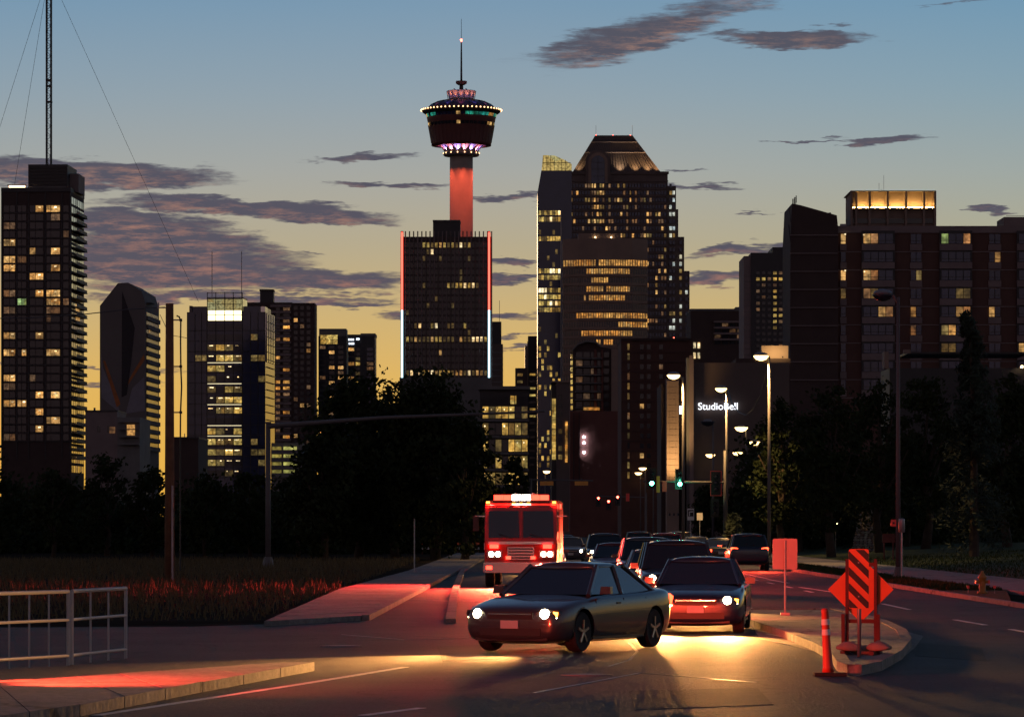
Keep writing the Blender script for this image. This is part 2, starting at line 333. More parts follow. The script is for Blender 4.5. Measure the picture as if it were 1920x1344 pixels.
# ------------------------------------------------------------------ ground, road, pavements
def sheet(name, pts, z, m, th=None, kind='structure'):
    mb = MB(); mb.poly([(p[0], p[1]) for p in pts], z-(th or .0035), z); o = mb.build(name, m); o['kind'] = kind; return o
mb = MB(); mb.quad((-6000, -600, 0), (6000, -600, 0), (6000, 12000, 0), (-6000, 12000, 0)); g = mb.build('ground', M_GRND); g['kind'] = 'structure'
KR = 12.8
road = sheet('road', [(-60, 5), (40, 5), (40, 30), (KR+6, 60), (KR+.6, 88), (KR, 110), (KR, 300), (20, 420), (24, 560), (19, 900), (-2, 900), (4, 560), (2, 420), (-1.4, 300), (-1.8, 256), (-3.1, 84), (-6.5, 79), (-60, 70)], .008, M_ASPH)
def ribbon(pts, w0, w1):
    """outline of a strip along a ground line"""
    L, Rr = [], []
    for i, p in enumerate(pts):
        d = (Vector(pts[min(i+1, len(pts)-1)][:2]) - Vector(pts[max(i-1, 0)][:2])).normalized(); n = Vector((d.y, -d.x))
        L.append((p[0]+n.x*w0, p[1]+n.y*w0)); Rr.append((p[0]+n.x*w1, p[1]+n.y*w1))
    return L + Rr[::-1]
def kerb(name, pts, w=.16, h=.13, n=None, m=M_CONC, parent=None):
    """a kerb cast in lengths, with open joints between them"""
    r = bpy.data.objects.new(name, None); link(r, parent)
    if not parent: r['kind'] = 'structure'
    for i in range(len(pts)-1):
        a, b = Vector(pts[i][:2]), Vector(pts[i+1][:2]); L = (b-a).length; k = max(1, int(L/3.0)); ang = math.atan2(b.y-a.y, b.x-a.x)
        for q in range(k):
            c = a + (b-a)*((q+.5)/k)
            box('kerb_stone', r, m, (c.x, c.y, h/2), (L/k-.012, w, h+random.uniform(-.006, .006)), ang)
    return r
kerb('kerb_right', [(KR+.1, 95), (KR+.1, 300)])
kerb('kerb_left', [(-3.2, 84), (-2.5, 170), (-1.9, 256), (-1.5, 300)])
sheet('verge_right', [(KR+.2, 100), (15.2, 118), (15.2, 300), (KR+.2, 300)], .11, M_GRASS, .11)
# pavements laid in slabs
def slabs(name, left, right, n, z, m):
    r = bpy.data.objects.new(name, None); link(r); r['kind'] = 'structure'
    for i in range(n):
        def pt(line, t):
            f = t*(len(line)-1); k = min(int(f), len(line)-2); a, b = line[k], line[k+1]; q = f-k
            return (a[0]+(b[0]-a[0])*q, a[1]+(b[1]-a[1])*q)
        e = .004
        p = [pt(left, i/n+e/n*2), pt(right, i/n+e/n*2), pt(right, (i+1)/n-e/n*2), pt(left, (i+1)/n-e/n*2)]
        mb = MB(); mb.poly(p, 0, z+random.uniform(-.004, .004)); mb.build('slab', m, r)
    return r
slabs('pavement_right', [(15.25, 92), (15.25, 300)], [(18.9, 92), (18.9, 300)], 70, .12, M_CONC)
slabs('pavement_left', [(-5.1, 79), (-5.4, 120), (-4.6, 170), (-4.0, 300)], [(-3.3, 84), (-2.95, 120), (-2.6, 170), (-1.62, 300)], 60, .12, M_CONC)
# lawn that rises a little behind the pavement
mb = MB(); nx, ny = 14, 40
hts = {}
for i in range(nx+1):
    for j in range(ny+1):
        x = 19+i*3.0; y = 92+j*6.5
        mb.v.append((x, y, .1+min(i, 5)*.16+.07*math.sin(x*.7+y*.21)*min(i, 2)/2+(.4 if i > 9 else 0)))
for i in range(nx):
    for j in range(ny):
        a = i*(ny+1)+j; mb.f.append((a, a+ny+1, a+ny+2, a+1)); mb.m.append(0)
mb.smooth = True; lw = mb.build('lawn', M_GRASS); lw['kind'] = 'structure'
def blades(name, region, n, hmin, hmax, zf, m, label):
    mb = MB()
    for _ in range(n):
        x, y = region(); z = zf(x, y); a = random.random()*6.28; h = random.uniform(hmin, hmax); w = .02+.01*h*y/100
        dx, dy = math.cos(a)*w, math.sin(a)*w; lx, ly = random.uniform(-.4, .4)*h, random.uniform(-.4, .4)*h
        k = len(mb.v); mb.v += [(x-dx, y-dy, z), (x+dx, y+dy, z), (x+lx, y+ly, z+h)]; mb.f.append((k, k+1, k+2)); mb.m.append(0)
    o = mb.build(name, m); tag(o, label, 'grass', kind='stuff')
blades('verge_grass', lambda: (random.uniform(KR+.3, 15.1), 118+110*random.random()**1.4), 14000, .04, .13, lambda x, y: .11, M_GRASS, 'mown grass strip between the right kerb and the pavement')
blades('lawn_grass', lambda: (19+22*random.random(), 95+130*random.random()), 26000, .05, .16, lambda x, y: .1+min((x-19)/3, 5)*.16, M_GRASS, 'dark lawn rising behind the pavement at the right')
M_WEED = mat('dry_weed', (.09, .07, .03), rough=.9, var=.5, scale=1)
blades('rough_grass', lambda: (-5.6-26*random.random(), 84+150*random.random()), 30000, .06, .4, lambda x, y: 0, M_WEED, 'rough dry grass on the vacant ground left of the pavement')
# painted lines
def stripe(name, a, b, w=.12, z=.0125):
    a, b = Vector(a[:2]), Vector(b[:2]); d = (b-a).normalized(); n = Vector((-d.y, d.x))*w/2
    sheet(name, [a-n, b-n, b+n, a+n], z, M_PAINT)
P = lambda x, y: G(x, y)
stripe('lane_line', P(180, 1342), P(560, 1284)); stripe('lane_line', P(560, 1284), P(760, 1251))
stripe('lane_line', P(680, 1342), P(790, 1328))
for a, b in (((1790, 1162), (1848, 1172)), ((1895, 1180), (1945, 1189)), ((1655, 1132), (1705, 1143)), ((1500, 1101), (1562, 1110)), ((1440, 1086), (1478, 1093))): stripe('lane_line', P(*a), P(*b))
stripe('edge_line', P(1345, 1065), P(1440, 1085), .1)
for d in range(95, 330, 9): stripe('lane_line', (6.0, d), (6.0, d+3.2))
for d in range(120, 330, 9): stripe('lane_line', (9.4, d), (9.4, d+3.2))
# tar seams and a manhole in the turning area
M_TAR = mat('tar_seam', (.012, .012, .012), rough=.35, var=.2)
for pts in ([(1180, 1205), (1195, 1222), (1180, 1238), (1140, 1250)], [(640, 1190), (760, 1200), (900, 1196)], [(1000, 1300), (1200, 1262), (1420, 1280)], [(700, 1120), (860, 1128), (1040, 1122)]):
    w = [P(*p) for p in pts]
    for q in range(len(w)-1): sheet('tar_seam', ribbon(w[q:q+2], -.025, .025), .0125, M_TAR)
M_PATCH = mat('asphalt_patch', (.028, .026, .027), rough=.75, var=.3, scale=.8, bump=.8, bscale=20, spec=.16); weather(M_PATCH, 18, .4, .05)
for q in ([(820, 1212), (1010, 1206), (1030, 1232), (830, 1240)], [(1180, 1296), (1420, 1290), (1450, 1322), (1190, 1332)], [(1720, 1206), (1840, 1214), (1850, 1240), (1715, 1230)]): sheet('asphalt_patch', [P(*p) for p in q], .0115, M_PATCH)
M_IRON = mat('cast_iron', (.03, .028, .028), rough=.5, metal=.6, var=.3, scale=6)
for x, y, lb in ((1100, 1266, 'round iron manhole cover in the road before the turning cars'), (640, 1212, 'round iron manhole cover in the road left of the turning cars')):
    o = root('manhole_cover', lb, 'manhole cover', P(x, y)); mb = MB(); mb.lathe([(.36, .006), (.36, .016), (.3, .017)], 24); mb.build('frame', M_CONCD, o); mb = MB(); mb.lathe([(.29, .012), (.29, .02), (.02, .021)], 24); mb.build('lid', M_IRON, o)
# the pale kerb of the bus bay on the left of the road
kerb('bay_kerb', [P(845, 1168), P(851, 1120), P(858, 1096), P(867, 1072)], .22, .1); kerb('bay_kerb', [P(867, 1072), P(890, 1057), P(915, 1044)], .22, .1)
# raised island with its kerb and gutter
ISL = [(1367, 1160), (1420, 1176), (1480, 1197), (1540, 1222), (1570, 1240), (1582, 1258), (1602, 1266), (1640, 1258), (1680, 1236), (1698, 1212), (1690, 1194), (1655, 1176), (1610, 1162), (1563, 1152), (1379, 1152)]
isl = [P(*p) for p in ISL]; cen = sum(isl, Vector())/len(isl)
sheet('gutter', [cen+(p-cen)*1.0+(p-cen).normalized()*.55 for p in isl], .013, M_CONC)
kerb('island_kerb', [tuple(p) for p in isl]+[tuple(isl[0])], .2, .15)
sheet('traffic_island', [cen+(p-cen)*.985 for p in isl], .13, M_CONC, .125)
# concrete median in the foreground, cast in bays
med_top = [P(-160, 1304), P(60, 1293), P(300, 1276), P(520, 1259)]; med_bot = [P(-160, 1392), P(150, 1344), P(380, 1298), P(590, 1258)]
mr_ = slabs('median', [tuple(p) for p in med_bot], [tuple(p) for p in med_top], 9, .14, M_CONC)

# ------------------------------------------------------------------ skyline
ri = random.Random(5)
def cyc(x0, n, step, w): return [(x0+i*step, x0+i*step+w) for i in range(n)]

# -- Left apartment tower with mast
b = B('apartment_tower', 'dark apartment tower with lit windows and a mast on its roof, at the left edge', 2, 133, 1300, rz=R(-2.2))
D24 = 30.0
b.block('wall', M_BRICKD, 2, 133, 357, y1=D24)
b.block('roof_parapet', M_DARKF, 2, 133.5, 352, 360, -.5, D24+.5)
pent = b.block('penthouse', M_DARKF, 50, 124, 307, 357, 3, 24); 
b.block('penthouse_wall', M_PANEL, 124.2, 141, 322, 357, 8, 22)
b.block('penthouse_base', M_CONCD, 52, 122, 349, 354, 2.7, 3)
for i in range(6): b.block('louvre', M_BLACK, 52, 122, 312+i*6, 315+i*6, 2.75, 2.98)
b.block('roof_lamp', lamp('lamp_roof', (1, .62, .35), 5), 16, 46, 348, 353, .5, 1.2); b.block('roof_lamp_housing', M_METAL, 13, 48, 346, 348, .2, 2); b.block('roof_lamp_post', M_METAL, 20, 42, 353, 358, 1.2, 2)
COLS = [[(7, 17), (18, 28)], [(33, 40), (41, 49)], [(56, 66), (67, 81)], [(87.5, 95), (96, 112.5)], [(119, 129)]]
LITS = {0: 'c2b c3', 1: 'd3b', 2: 'd0', 3: 'd4', 4: 'c0', 5: 'c2a c3b', 6: 'c0 d1', 7: 'c0 c3b', 8: 'c2', 10: 'd0 c2b c3', 11: 'g1 c3 d4', 12: 'd0 d3', 13: 'd3a', 15: 'c0 c2b', 17: 'c0 c1b c3', 20: 'c0 d2a', 21: 'd0', 22: 'c2b c3b', 23: 'c0 c1', 24: 'c2b', 25: 'c3', 26: 'c2b', 27: 'd0'}
for r_ in range(28):
    y = 391.5 + 15.85*r_
    want = LITS.get(r_, '').split()
    for ci, parts in enumerate(COLS):
        for pi, (x0, x1) in enumerate(parts):
            m = M_GLASS
            for wds in want:
                if int(wds[1]) == ci and (len(wds) == 2 or 'ab'.index(wds[2]) == pi): m = {'c': L_WARM, 'd': L_DIM, 'g': L_GREEN}[wds[0]]
            b.pane(m, x0, x1, y-6, y+6)
            if m is L_WARM and pi == len(parts)-1: b.pane(L_BRT, (x0+x1)/2-2.2, (x0+x1)/2+2.2, y-4, y-1.5, -.14, 'ceiling_lamp')
    b.block('floor_band', M_DARKF, 2, 133, y+7.2, y+8.8, -.35, 0)
for x in (2, 30.5, 52.5, 84, 115.5, 131): b.block('pier', M_DARKF, x, x+2, 360, 860, -.3, 0)
for r_ in range(30):
    z = b.Z(391.5+15.85*r_)
    span('balcony', b.r, M_CONCD, b.X(133)+.02, b.X(133)+1.7, 3, 27, z-1.6, z-1.4)
    span('railing', b.r, M_DARKF, b.X(133)+1.5, b.X(133)+1.56, 3, 27, z-1.4, z-.4)
b.side('side_windows', [M_GLASSM, M_GLASS, L_DIM, L_WARM], b.X(133), 1, D24-1, b.Z(366), 20, 6, 29, lambda i, j: 3 if (i, j) in ((2, 16), (3, 16), (3, 17), (2, 17)) else ri.choice((0, 0, 1, 2 if j < 3 else 0)))
def lattice(b, name, xc, hw, yt, yb, depth, m, legr=.12):
    """square lattice mast: four legs, ladder of braces"""
    X = b.X(xc); h = hw/b.s; z0, z1 = b.Z(yb), b.Z(yt); mb = MB()
    for sx_ in (-h, h):
        for sy_ in (-h, h): mb.box(X+sx_-legr, X+sx_+legr, depth+sy_-legr, depth+sy_+legr, z0, z1)
    mb.build(name, m, b.r)
    mb = MB(); n = int((z1-z0)/(2.2*h)); dz = (z1-z0)/n
    for i in range(n):
        za = z0+i*dz; s_ = 1 if i % 2 else -1
        mb.tube([(X-s_*h, depth-h, za), (X+s_*h, depth-h, za+dz)], legr*.55, 4); mb.tube([(X-h, depth-s_*h, za), (X-h, depth+s_*h, za+dz)], legr*.55, 4)
        mb.tube([(X-h, depth-h, za), (X+h, depth-h, za)], legr*.5, 4)
    mb.build('mast_bracing', m, b.r)
lattice(b, 'mast', 83, 4.2, -90, 307, 10, M_DARKF, .22)
b.block('mast_collar', M_DARKF, 77.5, 88.5, 143, 147, 9, 11); b.block('mast_collar', M_DARKF, 77.5, 88.5, 154, 157, 9, 11); b.block('mast_collar', M_DARKF, 78, 89, 184, 187, 9, 11)
M_WIRE = mat('wire', (.05, .05, .06), rough=.6)
for (x, y, yy) in ((-60, 352, 20), (16, 352, 10), (360, 560, 20)):
    mb = MB(); mb.tube([(b.X(83), 10, b.Z(-60)), (b.X(x), yy, b.Z(y))], .07, 4); mb.build('guy_wire', M_WIRE, b.r)

# -- gabled tower with painted end wall
b = B('gabled_tower', 'grey gabled tower with a tapering dark and orange painted wall, left of the wooden pole', 187, 273, 1180, rz=R(-2.7))
def extr(b, name, pts, m, y0, y1):
    mb = MB(); k = len(pts); P3 = [(b.X(x), b.Z(y)) for x, y in pts]
    mb.v = [(x, y0, z) for x, z in P3] + [(x, y1, z) for x, z in P3]
    mb.f = [tuple(range(k-1, -1, -1)), tuple(range(k, 2*k))] + [(i, (i+1) % k, k+(i+1) % k, k+i) for i in range(k)]; mb.m = [0]*len(mb.f)
    o = mb.build(name, m, b.r)
    bm = bmesh.new(); bm.from_mesh(o.data); bmesh.ops.recalc_face_normals(bm, faces=bm.faces); bm.to_mesh(o.data); bm.free(); return o
M_GREYW = mat('grey_wall', (.115, .1, .1), rough=.85, var=.15, scale=.1)
extr(b, 'wall', [(187, 990), (187, 573), (221, 531), (240, 530), (266, 546), (268, 553), (273, 568), (273, 990)], M_GREYW, 0, 30)
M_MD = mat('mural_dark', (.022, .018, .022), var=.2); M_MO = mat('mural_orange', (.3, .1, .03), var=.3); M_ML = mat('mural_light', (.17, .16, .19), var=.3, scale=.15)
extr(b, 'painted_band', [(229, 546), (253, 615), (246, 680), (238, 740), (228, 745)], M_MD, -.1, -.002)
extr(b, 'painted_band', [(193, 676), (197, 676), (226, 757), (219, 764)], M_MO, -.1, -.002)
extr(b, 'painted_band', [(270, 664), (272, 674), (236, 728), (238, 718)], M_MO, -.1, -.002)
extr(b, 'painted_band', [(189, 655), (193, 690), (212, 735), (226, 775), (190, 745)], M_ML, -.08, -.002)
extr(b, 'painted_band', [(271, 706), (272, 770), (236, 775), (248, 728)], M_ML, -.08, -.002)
for i in range(16):
    z = b.Z(585+16.3*i); X = b.X(273)
    span('balcony', b.r, M_GREYW, X+.01, X+.6, 1.5, 29, z-2.4, z-1.1); span('side_window', b.r, M_GLASS, X-.02, X+.06, 2, 28, z-1.0, z+.1)
box('window', b.r, L_WARM, (b.X(273)+.1, 8, b.Z(617)), (.2, 1.6, 1.4))
b.block('roof_canopy', M_DARKF, 268, 284, 566.5, 568, 2, 9)

# -- low buildings at the foot of the left towers
b = B('lowrise_building', 'pale low building with small windows below the gabled tower', 160, 262, 900)
b.block('wall', M_PANEL, 160, 220, 771, y1=20); b.block('wall', M_CONCD, 220, 262, 782, y1=26); b.block('parapet', M_DARKF, 159, 221, 769, 772, -.2, 20)
b.block('chimney', M_DARKF, 171, 174, 763, 770, 5, 6)
for x in (183, 201, 235): b.pane(M_GLASS, x, x+5, 798, 810)
b.pane(L_WARM, 238, 253, 796, 816, -.1); b.pane(L_DIM, 205, 216, 800, 812, -.1)
for i in range(4): b.block('floor_band', M_CONCD, 224, 262, 790+14*i, 792+14*i, -1.5, 0)
b = B('flat_roofed_shed', 'dark flat roofed shed under the open sky beside the wooden pole', 318, 360, 800)
b.block('wall', M_BRICKD, 318, 372, 821, y1=25); b.block('roof', M_DARKF, 317, 373, 819, 822, -.3, 25)
for x in (335, 343): b.block('vent_pipe', M_METAL, x, x+1.5, 812, 820, 3, 3.2)

# -- glass office block with lit crown
b = B('glass_office', 'blue glass office block with a glowing glass crown and two roof spires', 350, 498, 1350, rz=R(-3.7))
b.block('core', M_GLASSB, 350, 498, 585, y1=26)
b.block('upper_storey', M_GLASSB, 357, 492, 574, 585, 1.5, 24); b.block('roof_fin', M_PANEL, 354, 359, 573, 590, .5, 3); b.block('roof_fin', M_GLASSM, 489, 497, 575, 590, .5, 8)
b.block('crown_light', lamp('lamp_crown', (1, .85, .45), 2.6), 390, 453, 582, 601, -.14, -.02)
b.block('crown_core', lit('lit_crown', (.95, .85, .35), .55, .12, .75, 1.1), 388, 455, 560, 583, 0, 12)
b.block('crown_roof', M_METAL, 387.5, 455.5, 557, 560, 0, 12)
for x in (388, 404, 421, 437, 454): b.block('crown_mullion', M_DARKF, x, x+1.2, 548, 603, -.3, 0)
for y in (549, 560, 570, 580, 590, 601): b.block('crown_transom', M_DARKF, 388, 455, y, y+1, -.28, -.02)
for x in (395, 451): b.block('spire', M_METAL, x-.6, x+.6, 470, 560, 3, 3.3)
ys = [603+i*19.6 for i in range(15)]
for j, y in enumerate(ys):
    for i, (x0, x1) in enumerate([(352, 364), (366, 377), (378, 387)]):
        b.pane(ri.choice((M_GLASSB, M_GLASSB, M_GLASSB, L_YELD if j in (3, 11, 14) else M_GLASSB)), x0, x1, y+4, y+15)
    for i in range(4):
        x0 = 389+i*16.5
        p = {0: .2, 1: .05, 2: .75, 3: .7, 4: .35, 5: .45, 6: .4, 7: .75, 8: .8, 9: .1, 10: .45, 11: 1, 12: .9, 13: .5}.get(j, .3)
        q = ri.random()
        b.pane(L_YEL if q < p*.6 else (L_YELD if q < p else M_GLASS), x0, x0+15, y+4, y+15)
        for k in range(3):
            if ri.random() < p*.6: b.pane(L_BRT, x0+ri.uniform(1, 12), x0+ri.uniform(1, 12)+1.4, y+5, y+6.6, -.16, 'ceiling_lamp')
    for i in range(3):
        x0 = 457+i*14; b.pane(L_YELD if (j, i) in ((1, 1), (3, 1), (3, 2), (11, 1), (12, 1), (12, 2), (13, 2), (5, 2)) else M_GLASSB, x0, x0+12, y+4, y+15)
    b.block('transom', M_DARKF, 350, 498, y+16.5, y+17.5, -.15, 0)
    if j in (3, 5, 7, 9, 10): b.block('light_strip', lamp('lamp_strip', (1, .85, .5), .9), 389, 453, y+17.6, y+19, -.3, -.05)
for x in (350, 364.7, 377.3, 387.3, 404.2, 420.7, 437.2, 454, 469.7, 483.7, 497): b.block('mullion', M_DARKF, x, x+1, 585, 900, -.25, 0)
X = b.X(498)
span('side_curtain_wall', b.r, M_GLASSM, X+.01, X+.3, .2, 25.8, 60, b.Z(588)); 
for j in range(14): z = b.Z(603+19.6*j*.72); span('side_transom', b.r, M_DARKF, X+.3, X+.42, .2, 25.8, z-.12, z+.12)
for i in range(5): y = 1+i*6; span('side_mullion', b.r, M_DARKF, X+.3, X+.46, y, y+.25, 60, b.Z(588))

# -- brown apartment slab behind the glass office
b = B('apartment_slab', 'brown apartment tower with a roof box, behind the glass office', 487, 590, 1700)
b.block('wall', M_BRICKD, 500, 548, 567, y1=20); b.block('wall', M_BRICKD, 548, 590, 568, y1=20); b.block('wall', M_BRICKD, 459, 500, 567, y1=14)
b.block('roof_box', M_DARKF, 487, 512, 543, 567, 2, 10); b.block('roof_box_cap', M_BLACK, 486, 513, 542, 545, 1.5, 10.5)
for j in range(28):
    y = 574+11.4*j
    b.block('balcony_band', M_PANEL, 507, 546, y-2.5, y+2, -1.2, 0)
    for x0, x1 in ((517, 525), (531, 543)): b.pane(ri.choice((M_GLASS, M_GLASS, M_GLASS, L_DIM, L_AMB)), x0, x1, y+2.6, y+8, -.2)
    for x0 in (551, 563, 575): b.pane(ri.choice((M_GLASS,)*7+(L_DIM, L_WARM)), x0, x0+7, y, y+7)

# -- pair of blocks right of it
b = B('stepped_block', 'dark block with two brightly lit top floors beside the brown tower', 597, 650, 1750)
b.block('wall', M_DARKF, 597, 650, 630, y1=18); b.block('penthouse', M_CONCD, 598, 649, 616, 630, 1, 16)
for i in range(3):
    for j in range(2): b.pane(L_YEL, 601+i*11, 611+i*11, 628+j*9, 636+j*9)
for j in range(20):
    for i in range(3):
        y = 648+j*9.5; b.pane(ri.choice((M_GLASS,)*5+(L_WARM, L_DIM)), 600+i*17, 610+i*17, y, y+6)
b.block('edge_fin', M_PANEL, 590.5, 591.5, 650, 900, -.5, 0)
b = B('signed_block', 'narrow dark block with a cold white lit sign strip near its roof', 650, 704, 1800)
b.block('wall', M_DARKF, 650, 684, 627, y1=18); b.block('wall', M_DARKF, 684, 703, 628, y1=20); b.block('parapet', M_CONCD, 676, 704, 625, 630, -.2, 20)
for i, (x0, x1, y) in enumerate(((651, 656, 635), (657, 660, 635), (661, 663.5, 635), (668, 674, 634), (654, 657, 642.5), (658, 664, 642.5))): b.block('sign_letters', lamp('lamp_cold', (.75, .85, 1), 2.5), x0, x1, y, y+3.4, -.3, -.1)
for j in range(22):
    y = 652+j*9; b.pane(ri.choice((M_GLASS, M_GLASS, L_WARM)), 652, 664, y, y+6); b.pane(ri.choice((L_YELD, L_YEL, M_GLASS)), 667, 675, y, y+6); b.pane(ri.choice((M_GLASSB, M_GLASSB, M_GLASSB, L_DIM)), 688, 700, y, y+6)

# -- finned office in front of the big tower
b = B('finned_office', 'dark finned office block with red to blue neon corner lines, below the tall tower', 750, 922, 1400)
b.block('core', M_GRAN, 751, 921, 444, y1=30)
b.block('plant_room', M_DARKF, 811, 862, 411, 444, 8, 22); b.block('plant_room_cap', M_CONCD, 810.5, 862.5, 409.5, 412, 7.5, 22.5)
fx = [752.5+7.7*i for i in range(23)]
for i, x in enumerate(fx): b.block('fin', M_PANEL if i % 3 else M_GRAN, x-1.1, x+1.1, 434, 708 if i else 714, -1.0, 0)
cells = []
rows = [455+12.6*j for j in range(21)]
LF = {0: [5, 6, 7, 8, 9, 10, 11, 12, 13, 14, 15, 16], 1: [6, 7], 6: [11, 12, 13, 14, 15, 16, 17, 18], 9: [6, 12], 12: [3, 4, 7, 8, 11, 12, 15], 14: [1, 2, 3, 4, 5, 6, 7, 8, 9, 10, 11, 12, 14, 15, 16, 17, 18, 19, 20], 16: [9], 19: list(range(1, 21))}
for j, y in enumerate(rows):
    for i in range(22):
        x0 = fx[i]+1.6; mi = 0
        if i in LF.get(j, ()): mi = ri.choice((1, 1, 2, 2, 3, 4))
        elif ri.random() < .02: mi = 2
        cells.append((x0, x0+4.6, y, y+9.2, mi))
b.panes('window_panes', cells, [M_GLASS, L_YEL, L_YELD, L_WARM, L_BRT], -.1)
for xn in (754, 917):
    b.block('neon_line', lamp('neon_red', (1, .08, .05), 4), xn-1.7, xn+1.7, 436, 582, -1.5, -1.2)
    b.block('neon_line', lamp('neon_blue', (.5, .85, 1), 3.2), xn-1.7, xn+1.7, 582, 710 if xn < 800 else 722, -1.5, -1.2)
    b.block('neon_backing', M_DARKF, xn-2.6, xn+2.6, 434, 722, -1.2, -1.02)
b.block('podium', M_CONCD, 750, 922, 709, y0=-6, y1=0)

# -- the tall observation tower
b = B('observation_tower', 'tall concrete observation tower with lit red pod, antenna and ring of bulbs', 843, 887, 1450)
s_ = b.s; zz = b.Z
def lat(name, m, prof, seg=48, smooth=True):
    mb = MB(); mb.smooth = smooth; mb.lathe([(r/s_, zz(y)) for r, y in prof], seg); o = mb.build(name, m, b.r); o.location = (0, 0, 0); return o
M_SHAFT = mat('shaft_concrete', (.3, .24, .21), rough=.85, var=.12, scale=.2, bump=.3)
M_POD = mat('pod_cladding', (.09, .022, .022), rough=.6, var=.2, scale=.3)
lat('shaft', M_SHAFT, [(24, 985), (22.2, 700), (21.6, 292)])
lat('collar', M_CONCD, [(32, 293.5), (34, 291), (34, 287.5), (30, 287)])
cone = lat('flared_base', mat('flare_panel', (.42, .36, .42), rough=.6, var=.1), [(29, 289), (31, 284), (35.5, 277.5), (43, 271.5), (50, 268)])
for k in range(28):
    a = 2*math.pi*k/28; mb = MB(); prof = [(29.5, 289), (31.6, 284), (36.3, 277.5), (43.6, 271.5), (50, 268.4)]
    mb.tube([(r/s_*math.cos(a), r/s_*math.sin(a), zz(y)) for r, y in prof], .16, 4); mb.build('flare_rib', M_CONCD, b.r)
lat('pod', M_POD, [(50, 274), (56, 274), (56, 268), (62, 232), (63.4, 228), (64.5, 222), (66, 215), (68, 213)])
for k in range(40):
    a = 2*math.pi*k/40; mb = MB(); mb.tube([(56.4/s_*math.cos(a), 56.4/s_*math.sin(a), zz(269)), (62.3/s_*math.cos(a), 62.3/s_*math.sin(a), zz(236))], .1, 4); mb.build('cladding_rib', M_POD, b.r)
lat('window_band', M_GLASS, [(60.8, 239), (62.0, 232), (61.6, 232)])
TEAL = lit('lit_teal', (.05, .75, .55), .3)
for k in range(48):
    a = 2*math.pi*k/48; a1 = 2*math.pi*(k+.86)/48; q = ri.random()
    def ringpane(r0, y0, r1, y1, m):
        mb = MB(); pts = [(r0/s_, a, zz(y0)), (r0/s_, a1, zz(y0)), (r1/s_, a1, zz(y1)), (r1/s_, a, zz(y1))]
        c = [(r*math.cos(t), r*math.sin(t), z) for r, t, z in pts]; d = [((r+.1)*math.cos(t), (r+.1)*math.sin(t), z) for r, t, z in pts]
        mb.v = c+d; mb.f = [(0, 3, 2, 1), (4, 5, 6, 7), (0, 1, 5, 4), (1, 2, 6, 5), (2, 3, 7, 6), (3, 0, 4, 7)]; mb.m = [0]*6; mb.build('window', m, b.r)
    ringpane(64.6, 221, 66.4, 214.6, TEAL if q < .5 else (M_GLASSB if q < .88 else L_WARM))
    ringpane(61.0, 238, 62.1, 232, M_GLASS if q < .85 else L_WARM)
lat('rim', M_DARKF, [(66, 216), (73, 211), (75, 208), (74, 206), (66, 205.5)])
lat('dome', mat('dome_glass', (.08, .05, .12), rough=.25, var=.6, scale=.12), [(66, 206), (58, 198), (45, 192), (30, 189)])
for k in range(24):
    a = 2*math.pi*k/24; mb = MB(); mb.tube([(r/s_*math.cos(a), r/s_*math.sin(a), zz(y)) for r, y in [(66, 205.5), (58, 197.6), (45, 191.6), (30, 188.6)]], .13, 4); mb.build('dome_rib', M_DARKF, b.r)
bulb = MB(); bulb.lathe([(.1, -.26), (.24, -.1), (.24, .12), (.1, .28)], 8); bulbm = bulb.mesh('bulb', lamp('lamp_bulb', (1, .55, .25), 4))
for k in range(56):
    a = 2*math.pi*(k+.5)/56; obj('rim_bulb', bulbm, b.r, (75.6/s_*math.cos(a), 75.6/s_*math.sin(a), zz(207.6)))
lat('upper_drum', mat('drum_panel', (.45, .34, .32), rough=.6, var=.15), [(22.5, 190), (23, 186), (26.5, 172), (26.5, 171)])
for k in range(14):
    a = 2*math.pi*k/14; mb = MB(); mb.tube([(24.5/s_*math.cos(a), 24.5/s_*math.sin(a), zz(188)), (27.2/s_*math.cos(a), 27.2/s_*math.sin(a), zz(171))], .14, 5); mb.build('drum_post', M_CONCD, b.r)
lat('stalk', M_DARKF, [(4.2, 172), (3.4, 158)], 12); lat('disc', mat('rust', (.12, .05, .03)), [(6, 160), (10, 157.5), (10.6, 155), (10.4, 152.6), (3, 152)], 24)
lat('antenna', M_DARKF, [(2, 153), (1.6, 110), (1.2, 80), (.5, 79), (.35, 36)], 8)
lat('beacon', lamp('lamp_beacon', (1, .1, .06), 12), [(.5, 79), (2, 77), (2, 75), (.5, 73)], 10)
for dx in (-13, 9): box('roof_dish', b.r, M_DARKF, (dx/s_, -2, zz(170)), (.6, .6, .9))
for k in range(16):      # floodlights on the collar: up the flare and down the shaft
    a = 2*math.pi*(k+.5)/16; ca_, sa_ = math.cos(a), math.sin(a)
    if sa_ > .5: continue
    light('flare_flood', 'SPOT', b.r, (33.5/s_*ca_, 33.5/s_*sa_, zz(288)+.35), 2000, ((1, .3, .4), (.55, .35, 1))[k % 2], (ca_*.25, sa_*.25, 1), 80, .8, .2)
    obj('flood_lamp', bulbm, b.r, (33.8/s_*ca_, 33.8/s_*sa_, zz(288.2)))
    light('shaft_flood', 'SPOT', b.r, (34/s_*ca_, 34/s_*sa_, zz(294)), (6500, 1800, 3800)[k % 3], (1, .13, .06), (-ca_*.14, -sa_*.14, -1), 46, 1.0, .1)
